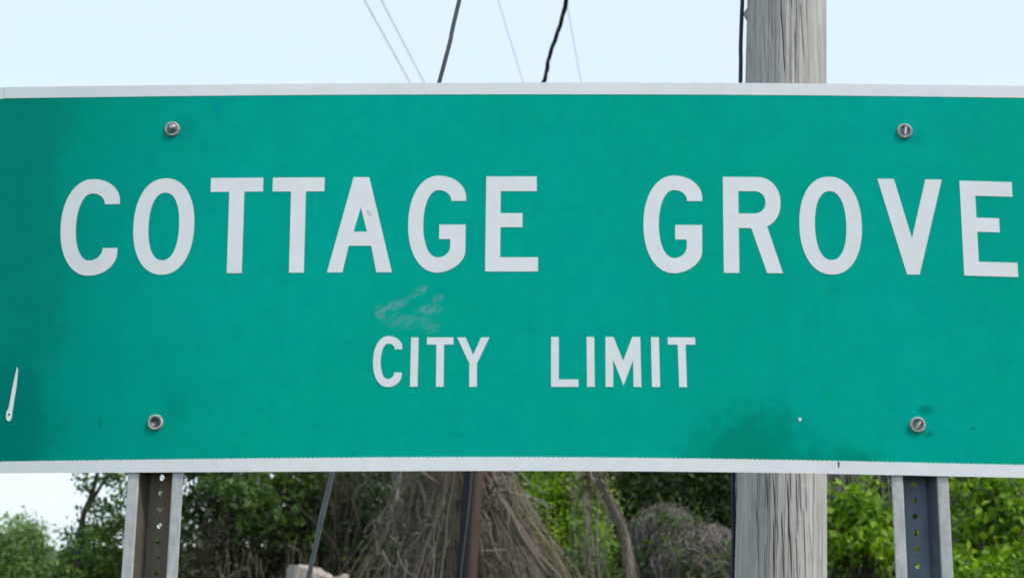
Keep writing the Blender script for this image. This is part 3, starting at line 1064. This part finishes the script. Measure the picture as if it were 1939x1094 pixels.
# twisted service cable from the near pole to the far one
A = base + pdir * 6.2 + Vector((-0.1, 0.05, 0))
B = b2 + d2 * (H2 - 0.15)
path = catmull([tuple(A), tuple(at(1072, 0, 7.4)), tuple(at(1027, 155, 8.6)), tuple(at(985, 300, 10.6)), tuple(B)], 90)
seg = np.linalg.norm(np.diff(path, axis=0), axis=1)
s_ = np.concatenate([[0], np.cumsum(seg)])
ss = np.arange(0, s_[-1], 0.02)
path = np.stack([np.interp(ss, s_, path[:, k]) for k in range(3)], -1)
kk = np.hanning(121)
kk /= kk.sum()
path = np.stack([np.convolve(np.pad(path[:, k], 60, mode='reflect', reflect_type='odd'), kk, mode='valid') for k in range(3)], -1)
tw = empty('service_cable', tuple(A), 'thick black twisted service cable running from the near pole to the far one', 'cable')
for k in range(3):
    ph = 2 * np.pi * k / 3 + ss * 2 * np.pi / 0.62 + 0.5 * np.sin(ss * 3.3)
    off = np.stack([np.cos(ph), 0 * ph, np.sin(ph)], -1) * (0.0068 + 0.0012 * np.sin(ss * 4 + k))[:, None]
    link('strand', tubes('strand', [(path + off + np.stack([0.006 * np.sin(ss * 7), 0 * ss, 0 * ss], -1) - np.array(A), 0.0066)], 8), CABLE, tw)

# four distant power lines running away towards the horizon
vp = ray(1258, 1034)
vdir = Vector((vp.x, vp.y, 0)).normalized()
LN = [((802, 155), (728, 0), 6.2, 'thin overhead line second from the left, close beside the leftmost one'),
      ((775, 155), (690, 0), 5.6, 'leftmost faint overhead line in the pale sky above the sign'),
      ((990, 155), (940, 0), 8.4, 'thin overhead line between the guy wire and the twisted cable'),
      ((1100, 155), (1070, 20), 8.4, 'thin overhead line just right of the twisted cable')]
for (pa, pb, h, lab) in LN:
    d = ray(*pa)
    p = d * (h / d.z)
    p.z += EYE
    pl = [tuple(p + vdir * s) for s in np.linspace(-14, 120, 60)]
    o = link('power_line', tubes('power_line', [(np.array(pl) - np.array(p), 0.0052)], 6), LINE)
    o.location = p
    tag(o, lab, 'power line', 'overhead power lines')


# ================================================================== VEGETATION
def wander(p0, p1, n, amp, sag=0.0):
    t = np.linspace(0, 1, n)[:, None]
    p0, p1 = np.array(p0, float), np.array(p1, float)
    pts = p0 + (p1 - p0) * t
    for f in (1, 2, 3, 5):
        ph = rng.uniform(0, 6.28, 3)
        pts += amp / f * np.sin(t * np.pi * f + ph) * np.minimum(1, t * 4)
    pts[:, 2] -= sag * 4 * (t * (1 - t))[:, 0]
    return pts


def clump_points(n, centre, rad, nclump, crad, shell=0.55, zmin=None, hollow=None):
    """leaf positions in clumps scattered through an uneven ellipsoid"""
    c = np.array(centre, float)
    d = rng.normal(size=(nclump, 3))
    d /= np.linalg.norm(d, axis=1, keepdims=True)
    lump = 1 + 0.22 * np.sin(d[:, :1] * 5 + c[0]) + 0.18 * np.sin(d[:, 2:] * 7 + d[:, 1:2] * 4 + c[1])
    rr = rng.uniform(shell, 1.0, (nclump, 1)) ** 0.7
    cc = c + d * rr * lump * np.array(rad)
    if zmin is not None:
        cc = cc[cc[:, 2] > zmin]
    k = rng.integers(0, len(cc), n)
    sz = crad * rng.uniform(0.5, 1.4, (len(cc), 1))
    p = cc[k] + rng.normal(size=(n, 3)) * sz[k] * np.array([1, 1, 0.6])
    return p, cc


def make_tree(name, label, cat, px, py_c, Y, rad, n, size, mat, crad=0.28, nclump=None, bark_mat=BARK, trunk_r=0.09, group=None, lean=0.0, shell=0.4, droop=0.3, zmin=0.25):
    """tree or shrub whose crown centre is seen at photo pixel (px, py_c)"""
    c = at(px, py_c, Y)
    root = empty(name, (c.x - lean, c.y, 0), label, cat, group)
    lc = Vector((lean, 0, c.z))
    nclump = nclump or max(20, n // 70)
    P, cc = clump_points(n, tuple(lc), rad, nclump, crad, shell, zmin)
    P = P[P[:, 2] > 0.08]
    cr = link('crown', leaves('crown', P, size, droop), mat, root)
    tag(cr, kind='stuff')
    # trunk and limbs out to some of the clumps
    paths = []
    fork = np.array([lean * 0.55, 0, max(0.15, lc.z - rad[2] * 0.75)])
    tp = wander((0, 0, -0.1), fork, 8, 0.04)
    paths.append((tp, np.linspace(trunk_r, trunk_r * 0.8, 8)))
    topc = np.array([lean, 0, lc.z + rad[2] * 0.55])
    paths.append((wander(fork, topc, 10, 0.08), np.linspace(trunk_r * 0.78, trunk_r * 0.15, 10)))
    for i in rng.choice(len(cc), min(len(cc), 26), replace=False):
        t = rng.uniform(0, 0.7)
        s = fork + (topc - fork) * t
        r0 = trunk_r * rng.uniform(0.22, 0.45)
        paths.append((wander(s, cc[i], 7, 0.09), np.linspace(r0, r0 * 0.2, 7)))
    link('trunk', tubes('trunk', paths, 7), bark_mat, root)
    return root


def strands(paths_n, fn, sides=3):
    return [fn(i) for i in range(paths_n)]


# ---- background wood that closes the view behind the sign
wood = [(640, 700, 25, (2.1, 1.6, 2.6), LEAF_DARK, 'dark broad-crowned tree rising behind the left half of the sign'),
        (720, 690, 27, (2.8, 1.8, 2.9), LEAF_DARK, 'tall dark tree directly behind the vine-wrapped dead trunk'),
        (1010, 680, 26, (2.4, 1.6, 3.0), LEAF_MID, 'mid green tree behind the bright bush at the centre'),
        (1290, 640, 25, (2.7, 1.6, 3.0), LEAF_DARK, 'deep shaded dark green tree above the grey vine mounds'),
        (1600, 690, 26, (2.6, 1.6, 3.0), LEAF_DARK, 'dark green tree behind the weathered grey pole'),
        (1880, 680, 24, (2.5, 1.6, 3.0), LEAF_DARK, 'dark green tree behind the right-hand post and bushes'),
        (2250, 690, 25, (2.8, 1.8, 3.0), LEAF_MID, 'mid green tree past the right end of the sign')]
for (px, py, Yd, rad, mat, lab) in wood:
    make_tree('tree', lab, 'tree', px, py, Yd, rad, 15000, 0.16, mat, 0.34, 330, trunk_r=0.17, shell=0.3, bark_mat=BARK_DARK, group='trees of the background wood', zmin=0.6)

back = [(760, 900, 30, LEAF_DARK, 'shaded low tree far back between the dead trunk and the dark pole'),
        (1060, 900, 30, LEAF_DARK, 'shaded low tree far back behind the leaning trunk'),
        (1330, 900, 30, LEAF_DARK, 'shaded low tree far back left of the weathered pole'),
        (1660, 900, 30, LEAF_DARK, 'shaded low tree far back between the weathered pole and the right post'),
        (1930, 900, 30, LEAF_DARK, 'shaded low tree far back at the right edge')]
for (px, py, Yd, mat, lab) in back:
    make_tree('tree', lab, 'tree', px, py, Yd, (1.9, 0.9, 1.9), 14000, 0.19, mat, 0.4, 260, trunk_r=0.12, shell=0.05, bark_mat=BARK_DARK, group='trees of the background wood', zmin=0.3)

# understorey filling the strip under the sign
under = [(430, 1110, 21.5, (1.1, 0.9, 1.5), LEAF_DARK, 'dark understorey shrub right of the left post'),
         (620, 1050, 21, (1.2, 0.9, 1.6), LEAF_DARK, 'dark understorey shrub behind the grey guy wire'),
         (800, 1050, 20.5, (1.2, 0.9, 1.6), LEAF_DARK, 'dark understorey shrub showing through the dry vines'),
         (985, 1060, 22, (1.2, 0.9, 1.6), LEAF_MID, 'green understorey shrub right of the dark pole'),
         (1230, 1010, 21.5, (1.4, 0.9, 1.7), LEAF_DARK, 'dark shrub in shade behind the first grey mound'),
         (1400, 1010, 21, (1.2, 0.9, 1.7), LEAF_DARK, 'dark shrub in shade left of the weathered pole'),
         (1640, 1040, 19, (1.1, 0.8, 1.6), LEAF_DARK, 'dark shrub behind the bright bush beside the weathered pole'),
         (1880, 1030, 19, (1.3, 0.8, 1.7), LEAF_DARK, 'dark shrub behind the bright bush at the right edge')]
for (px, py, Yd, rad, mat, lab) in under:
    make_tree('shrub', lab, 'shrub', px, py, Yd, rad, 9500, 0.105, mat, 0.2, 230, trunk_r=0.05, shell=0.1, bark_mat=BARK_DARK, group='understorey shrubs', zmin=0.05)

# ---- left end: hazed far treetop, dark shrub, thin leaning tree
make_tree('tree', 'treetop far away at the left edge, hazed to a pale sage green', 'tree', 28, 1085, 42, (1.05, 1.0, 1.75), 9000, 0.15, LEAF_HAZED, 0.24, 200, trunk_r=0.1, shell=0.2)
make_tree('shrub', 'dark rounded shrub left of the left post', 'shrub', 175, 1100, 19, (0.85, 0.6, 0.68), 7000, 0.085, LEAF_MID, 0.13, 130, trunk_r=0.04, shell=0.1, bark_mat=BARK_DARK)
make_tree('shrub', 'low green shrub in front of the pale treetop', 'shrub', 40, 1150, 17, (0.7, 0.5, 0.6), 4500, 0.085, LEAF_MID, 0.13, 90, trunk_r=0.04, shell=0.1, bark_mat=BARK_DARK)

c0 = at(148, 1094, 18)
lt = empty('thin_tree', (c0.x - 0.1, 18, 0), 'thin leaning tree with sparse leaves against the sky beside the left post', 'tree')
lo = np.array(lt.location)
tr = [tuple(np.array(at(*p, 18)) - lo) for p in ((140, 1300), (146, 1094), (156, 985), (172, 940), (186, 890), (200, 820), (215, 700))]
br1 = [tuple(np.array(at(*p, 18)) - lo) for p in ((158, 975), (176, 945), (192, 918), (212, 890), (240, 850), (270, 800))]
br2 = [tuple(np.array(at(*p, 18)) - lo) for p in ((170, 945), (190, 958), (215, 965), (240, 955))]
tp = catmull([(0.0, 0, -0.1)] + tr, 6)
link('trunk', tubes('thin_trunk', [(tp, np.linspace(0.05, 0.016, len(tp))), (catmull(br1, 6), np.linspace(0.028, 0.012, 31)), (catmull(br2, 6), np.linspace(0.018, 0.006, 19))], 8), BARK_DARK, lt, True)
Ps = []
for (px, py, sp, k) in ((160, 925, 10, 60), (156, 900, 9, 50), (166, 965, 9, 40), (205, 905, 14, 130), (225, 900, 14, 130), (190, 962, 12, 70), (222, 955, 14, 110), (215, 995, 18, 200), (175, 1010, 20, 230),
                        (238, 930, 9, 60), (190, 1040, 26, 320), (225, 1060, 22, 260), (235, 990, 12, 120), (285, 960, 22, 200), (280, 1040, 24, 260), (190, 850, 30, 150), (250, 820, 40, 300), (200, 740, 50, 400), (250, 1010, 16, 120)):
    c = np.array(at(px, py, 18)) - lo
    Ps.append(c + rng.normal(size=(k, 3)) * sp * 18 / F_PX * np.array([1, 1.5, 0.8]))
cr = link('crown', leaves('thin_crown', np.concatenate(Ps), 0.07, 0.4), LEAF_MID, lt)
tag(cr, kind='stuff')

# ---- tangled trees between the left post and the dead trunk
make_tree('tree', 'dark leafy tree laced with dry vines right of the left post', 'tree', 430, 950, 17.5, (0.7, 0.6, 0.8), 3000, 0.10, LEAF_DARK, 0.13, 80, trunk_r=0.06, shell=0.3, bark_mat=BARK_DARK)
make_tree('tree', 'green leafy tree between the left post and the guy wire', 'tree', 545, 940, 16.5, (0.66, 0.5, 0.62), 2400, 0.09, LEAF_MID, 0.10, 60, trunk_r=0.05, shell=0.3, bark_mat=BARK_DARK)
make_tree('tree', 'dark green sapling just left of the dead trunk', 'tree', 655, 985, 17, (0.45, 0.4, 0.8), 3300, 0.085, LEAF_DARK, 0.12, 60, trunk_r=0.05, shell=0.3, bark_mat=BARK_DARK)


make_tree('shrub', 'brown withered shrub under the leafy trees right of the left post', 'shrub', 480, 1090, 16.6, (0.75, 0.4, 0.5), 2600, 0.075, LEAF_MURK, 0.12, 90, trunk_r=0.03, shell=0.1, bark_mat=BARK_DARK)


def vine_curtain(name, label, x0, x1, y0, y1, Y, n, mat, spread=14, rmin=0.004, rmax=0.012, amp=0.05, cat='vines', depth=0.35, flare=None):
    """many dry stems hanging or climbing between two heights"""
    c = at((x0 + x1) / 2, 1094, Y)
    root = Vector((c.x, Y, 0))
    paths = []
    for i in range(n):
        xa = rng.uniform(x0, x1)
        xb = xa + rng.normal() * spread if flare is None else flare(xa)
        Ya = Y + rng.normal() * depth * 0.5
        Yb = Y + rng.normal() * depth * 0.5
        ya, yb = y0 + rng.normal() * 25, y1 + rng.normal() * 60
        pts = wander(at(xa, ya, Ya) - root, at(xb, yb, Yb) - root, 14, amp * rng.uniform(0.4, 1.3))
        r = rng.uniform(rmin, rmax) * rng.uniform(0.6, 1.1)
        paths.append((pts, np.linspace(r, r * 0.7, 14)))
    o = link(name, tubes(name, paths, 4), mat)
    o.location = root
    tag(o, label, cat, kind='stuff')
    return o


vine_curtain('hanging_vines', 'brown hanging vines in the shade right of the left post', 360, 640, 965, 1330, 16.9, 110, VINE_DARK, 55, 0.002, 0.007, 0.24)
vine_curtain('hanging_vines', 'pale brown wisps of dead vine in front of the withered shrub', 400, 600, 1035, 1330, 15.9, 26, VINE, 35, 0.0012, 0.004, 0.14)
vine_curtain('hanging_vines', 'grey brown vine stems between the guy wire and the dead trunk', 590, 730, 880, 1330, 16.4, 75, VINE_DARK, 35, 0.002, 0.006, 0.2)

# ---- dead trunk wrapped in dry vines
TY = 16.2
t0 = at(850, 1094, TY)
dead = empty('vine_wrapped_tree', (t0.x, TY, 0), 'big dead trunk smothered in grey brown dry vines flaring to the ground', 'tree')
o0 = np.array(dead.location)
pts = [tuple(np.array(at(*p, TY)) - o0) for p in ((800, 1400), (812, 1094), (800, 990), (775, 895), (770, 780), (780, 650), (760, 480))]
tp = catmull(pts, 6)
tk = catmull([tuple(np.array(at(*p, TY + .1)) - o0) for p in ((800, 990), (850, 930), (800, 880), (730, 800))], 6)
link('trunk', tubes('dead_trunk', [(tp, np.linspace(0.30, 0.12, len(tp))), (catmull([tuple(np.array(at(*p, TY + .1)) - o0) for p in ((960, 1400), (1010, 1094), (950, 960), (905, 860), (890, 700))], 6), np.linspace(0.16, 0.07, 25))], 14), BARK, dead, True)
paths = []
bund = [(rng.uniform(), rng.normal() * 0.12, rng.uniform(0.15, 0.95), rng.uniform(0.008, 0.03)) for _ in range(44)]
for i in range(720):
    loose = i % 5 < 2
    if loose:
        f, ln_, dep, sp_ = rng.uniform(), rng.normal() * 0.25, rng.uniform(0.1, 1.0), 0.0
    else:
        f, ln_, dep, sp_ = bund[rng.integers(0, len(bund))]
        f = f + rng.normal() * sp_
    if f < 0.36 and rng.uniform() < 0.6: continue
    xa = 765 + 200 * f                       # where it passes under the sign
    lean_ = (-0.40 + 0.90 * f) + ln_ + rng.normal() * 0.06        # fans outwards to the foot
    xb = xa + lean_ * 200
    xc = xb + lean_ * 240
    Yo = TY - 0.15 - dep * (1 - abs(2 * f - 1) * 0.5)
    top = np.array(at(840 + (xa - 860) * 0.75 + rng.normal() * 10, 700 + rng.normal() * 90, Yo + 0.1)) - o0
    A_ = np.array(at(xa, 890, Yo)) - o0
    B_ = np.array(at(xb, 1094, Yo - 0.1)) - o0
    C_ = np.array(at(xc, 1360, Yo - 0.2)) - o0
    pth = catmull([top, A_, B_, C_], 8)
    if rng.uniform() < 0.35:                                       # broken off short
        k0 = rng.integers(0, 10)
        pth = pth[k0:k0 + rng.integers(7, 14)]
    n_ = len(pth)
    amp = rng.uniform(0.015, 0.10 if loose else 0.05)
    t = np.linspace(0, 1, n_)[:, None]
    for fq in (2, 4, 7):
        pth = pth + amp / fq * np.sin(t * np.pi * fq * 1.7 + rng.uniform(0, 6.28, 3))
    r = 0.0016 + 0.009 * rng.uniform() ** 4
    paths.append((pth, np.linspace(r, r * 0.7, n_)))
vn = link('vines', tubes('vines', paths, 4), VINE, dead)
tag(vn, kind='stuff')
# fine cross tangles
paths = []
for i in range(420):
    x = rng.uniform(715, 1010)
    y = rng.uniform(860, 1200)
    if abs(x - 862) > 120 + (y - 890) * 0.45: continue
    Yo = TY - 0.2 - rng.uniform(0, 0.9)
    p0 = np.array(at(x, y, Yo)) - o0
    p1 = np.array(at(x + rng.normal() * 35, y + rng.uniform(20, 110), Yo + rng.normal() * 0.1)) - o0
    paths.append((wander(p0, p1, 9, 0.06), np.linspace(0.006, 0.003, 9)))
vt = link('twigs', tubes('twigs', paths, 3), VINE_GREY, dead)
tag(vt, kind='stuff')
P = []
for (px, py, sp, k) in ((800, 930, 30, 120), (870, 940, 30, 120), (930, 960, 30, 120), (800, 1000, 40, 160), (940, 1030, 50, 260), (860, 1060, 50, 200), (935, 1000, 30, 120), (760, 960, 30, 90), (700, 1060, 30, 150)):
    P.append(np.array(at(px, py, TY - 0.4)) - o0 + rng.normal(size=(k, 3)) * sp * TY / F_PX)
g_ = rng.integers(0, 2, len(np.concatenate(P)))
fo2 = link('green_leaves', leaves('vine_green', np.concatenate(P)[g_ == 1], 0.07, 0.4), LEAF_MID, dead)
tag(fo2, kind='stuff')
fo = link('vine_leaves', leaves('vine_leaves', np.concatenate(P)[g_ == 0], 0.055, 0.6), LEAF_DRY, dead)
tag(fo, kind='stuff')
paths = []
for (x0, y0, x1, y1, r) in ((795, 885, 850, 935, .022), (955, 885, 968, 900, .02), (962, 880, 955, 1000, .016), (955, 910, 905, 950, .014), (930, 890, 1040, 1094, .03), (940, 930, 1060, 1100, .022), (905, 900, 1000, 1060, .018)):
    paths.append((wander(np.array(at(x0, y0, TY - 1.0)) - o0, np.array(at(x1, y1, TY - 1.0)) - o0, 10, 0.035), np.linspace(r, r * .8, 10)))
for pth in paths:
    link('branch', tubes('branch', [pth], 7), VINE, dead, True)

# ---- bright bush right of the dead trunk
make_tree('shrub', 'bright yellow green leafy bush between the vine-wrapped tree and the leaning trunk', 'shrub', 1065, 990, 18, (0.62, 0.5, 0.85), 9000, 0.075, LEAF_BRIGHT, 0.13, 150, trunk_r=0.04, shell=0.1)
make_tree('shrub', 'low green bush at the foot of the leaning trunk', 'shrub', 1100, 1110, 16.5, (0.5, 0.4, 0.42), 4200, 0.07, LEAF_MID, 0.11, 80, trunk_r=0.03, shell=0.1)
vine_curtain('hanging_vines', 'thin pale vines hanging in front of the bright bush', 1085, 1150, 900, 1300, 16.0, 26, VINE_GREY, 26, 0.003, 0.007, 0.08)

# ---- leaning trunk with climbing vines
LY = 13.8
l0 = at(1205, 1094, LY)
lean = empty('leaning_tree', (l0.x, LY, 0), 'slender leaning trunk wound with vines beside the bright green bush', 'tree')
o1 = np.array(lean.location)
tp = catmull([tuple(np.array(at(*p, LY)) - o1) for p in ((1225, 1330), (1196, 1094), (1180, 1010), (1150, 940), (1122, 890), (1080, 800), (1050, 650))], 8)
link('trunk', tubes('lean_trunk', [(tp, np.linspace(0.045, 0.034, len(tp)))], 12), BARK, lean, True)
paths = []
for k in range(22):
    ph, fr = rng.uniform(0, 6.28), rng.uniform(2, 9)
    t = np.linspace(0, 1, len(tp))
    off = np.stack([np.cos(ph + fr * t), np.sin(ph + fr * t) - 0.4, 0.2 * np.sin(ph + 7 * t)], -1) * rng.uniform(0.02, 0.07)
    r = rng.uniform(0.002, 0.008)
    paths.append((tp + off + rng.normal(size=tp.shape) * 0.008, r))
tag(link('vines', tubes('lean_vines', paths, 5), VINE, lean), kind='stuff')
P = [np.array(at(1120 + 2 * i, 890 + rng.uniform(0, 40), LY + .1)) - o1 + rng.normal(size=(22, 3)) * 0.12 for i in range(-6, 10)]
tag(link('crown', leaves('lean_leaves', np.concatenate(P), 0.06, 0.5), LEAF_DRY, lean), kind='stuff')


# ---- mounds of dead vines
def mound(label, px, py_top, Y, rx, ry, n, mat=VINE_GREY, leaf_n=260):
    c = at(px, py_top, Y)
    root = empty('vine_mound', (c.x, Y, 0), label, 'vines', 'mounds of dead vines')
    H = c.z
    paths = []
    for i in range(n):
        a = rng.uniform(0, 2 * np.pi)
        b_ = a + rng.normal() * 0.5
        rr = rng.uniform(0.55, 1.12)
        t = np.linspace(0, 1, 11)
        u0 = rng.uniform(0.0, 0.9)
        u1 = u0 + rng.uniform(0.35, 1.0)
        u = u0 + (u1 - u0) * t
        aa = a + (b_ - a) * t + 0.25 * np.sin(t * 5 + a * 3)
        x = rx * rr * np.sin(np.clip(u, -1, 1) * np.pi / 2) * np.cos(aa)
        y = ry * rr * np.sin(np.clip(u, -1, 1) * np.pi / 2) * np.sin(aa)
        z = H - 0.85 * rx * (1 - np.cos(np.clip(u, 0, 1) * np.pi / 2)) - np.clip(u - 1, 0, 2) * 1.1 + 0.03 * np.sin(t * 9 + a * 7) - rng.uniform(0, 0.07)
        lump = 0.035 * np.sin(aa * 4 + px)
        pts = np.stack([x, y, z + lump], -1) + rng.normal(size=(11, 3)) * 0.022
        r = 0.0016 + 0.006 * rng.uniform() ** 4
        paths.append((pts, r))
    tag(link('stems', tubes('mound', paths, 3), mat, root), kind='stuff')
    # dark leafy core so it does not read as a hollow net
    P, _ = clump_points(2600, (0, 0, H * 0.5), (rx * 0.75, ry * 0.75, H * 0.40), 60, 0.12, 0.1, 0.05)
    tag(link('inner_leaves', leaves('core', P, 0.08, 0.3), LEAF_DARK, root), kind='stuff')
    d = rng.normal(size=(leaf_n, 3))
    d /= np.linalg.norm(d, axis=1, keepdims=True)
    P = np.array([0, 0, H * 0.55]) + d * np.array([rx, ry, H * 0.45])
    P = P[P[:, 2] > 0.3]
    tag(link('dry_leaves', leaves('mound_leaves', P, 0.05, 0.5), LEAF_DRY, root), kind='stuff')
    tw_ = []
    for i in range(n // 9):                       # loose twigs standing out of the heap
        a, u = rng.uniform(0, 6.28), rng.uniform(0, 1)
        p0 = np.array([rx * 0.8 * u * np.cos(a), ry * 0.8 * u * np.sin(a), H - 0.85 * rx * (1 - np.cos(u * np.pi / 2)) - 0.08])
        p1 = p0 + np.array([rng.normal() * 0.10, rng.normal() * 0.08, rng.uniform(0.03, 0.22)])
        tw_.append((wander(p0, p1, 6, 0.03), np.linspace(0.0035, 0.0012, 6)))
    tag(link('twigs', tubes('mound_twigs', tw_, 3), mat, root), kind='stuff')
    P2 = np.concatenate([np.array([rng.uniform(-rx, rx), -ry * 0.9, H - rng.uniform(0.1, 0.7)]) + rng.normal(size=(26, 3)) * 0.07 for _ in range(16)])
    tag(link('green_leaves', leaves('mound_green', P2, 0.06, 0.4), LEAF_MID, root), kind='stuff')


mound('tall rounded mound of grey dead vines left of the weathered pole', 1258, 962, 14.6, 0.34, 0.4, 650, VINE_GREY, 500)
mound('lower mound of brown grey dead vines touching the weathered pole', 1335, 996, 14.0, 0.46, 0.4, 800, VINE_GREY, 500)
mound('small mound of dead vines at the foot of the right bush', 1600, 1062, 12.6, 0.35, 0.3, 600, VINE_DARK)

# ---- bright bushes on the right
make_tree('shrub', 'bright green bush between the weathered pole and the right post', 'shrub', 1630, 1010, 12.5, (0.36, 0.35, 0.5), 3000, 0.08, LEAF_BRIGHT, 0.08, 62, trunk_r=0.03, shell=0.15)
make_tree('shrub', 'bright green bush right of the right post at the picture edge', 'shrub', 1880, 985, 12.8, (0.38, 0.35, 0.62), 2900, 0.08, LEAF_BRIGHT, 0.08, 60, trunk_r=0.03, shell=0.15)
make_tree('shrub', 'low bright shrub at the lower right corner', 'shrub', 1860, 1110, 12.0, (0.5, 0.35, 0.32), 2500, 0.08, LEAF_BRIGHT, 0.08, 55, trunk_r=0.03, shell=0.1)
make_tree('shrub', 'green shrub directly behind the right post', 'shrub', 1745, 1020, 14.0, (0.5, 0.4, 0.65), 2600, 0.09, LEAF_MID, 0.12, 80, trunk_r=0.03, shell=0.15)
vine_curtain('hanging_vines', 'tangle of grey twigs in the bush left of the right post', 1570, 1700, 880, 1200, 12.9, 60, VINE_GREY, 26, 0.0025, 0.006, 0.10)
vine_curtain('hanging_vines', 'tangle of brown twigs in the bush right of the right post', 1800, 1960, 930, 1200, 12.9, 40, VINE_GREY, 40, 0.0015, 0.005, 0.14)

# ---- broken pale stump under the guy wire
SY = 12.5
c = at(600, 1094, SY)
stump = empty('broken_stump', (c.x, SY, 0), 'pale weathered broken stump at the bottom edge below the sign', 'stump')
b = NB('dead_wood')
n1 = b.noise(b.coord(), 40, 6, 0.65, (1, 1, 0.12))
b.bsdf(b.mix(b.rng_(n1, 0.3, 0.7), (0.22, 0.19, 0.16, 1), (0.52, 0.47, 0.41, 1)), 0.9, 0.2, bump=n1, bstr=0.9, bdist=0.02)
V, Fs = [], []
nk, nr = 48, 14
zt = at(600, 1083, SY).z
for i in range(nr):
    for k in range(nk):
        a = 2 * np.pi * k / nk
        r = 0.25 + 0.015 * np.sin(5 * a) + 0.01 * np.sin(11 * a + 1) + 0.08 * (1 - i / (nr - 1)) ** 3
        top = zt + 0.028 * np.sin(a * 3 + 2) + 0.02 * random.random() - 0.05 * np.cos(a)
        V.append((r * np.cos(a) + 0.004 * random.random(), r * np.sin(a), -0.1 + (top + 0.1) * i / (nr - 1)))
for k in range(nk):
    a = 2 * np.pi * k / nk
    V.append((0.17 * np.cos(a), 0.17 * np.sin(a), zt - 0.06 - 0.05 * random.random()))
V.append((0, 0, zt - 0.12))
for i in range(nr):
    for k in range(nk):
        k2 = (k + 1) % nk
        Fs.append((i * nk + k, i * nk + k2, (i + 1) * nk + k2, (i + 1) * nk + k))
for k in range(nk):
    Fs.append((nr * nk + k, nr * nk + (k + 1) % nk, (nr + 1) * nk))
me = bpy.data.meshes.new('stump')
me.from_pydata(V, [], Fs)
link('stump_wood', me, b.m, stump, False)
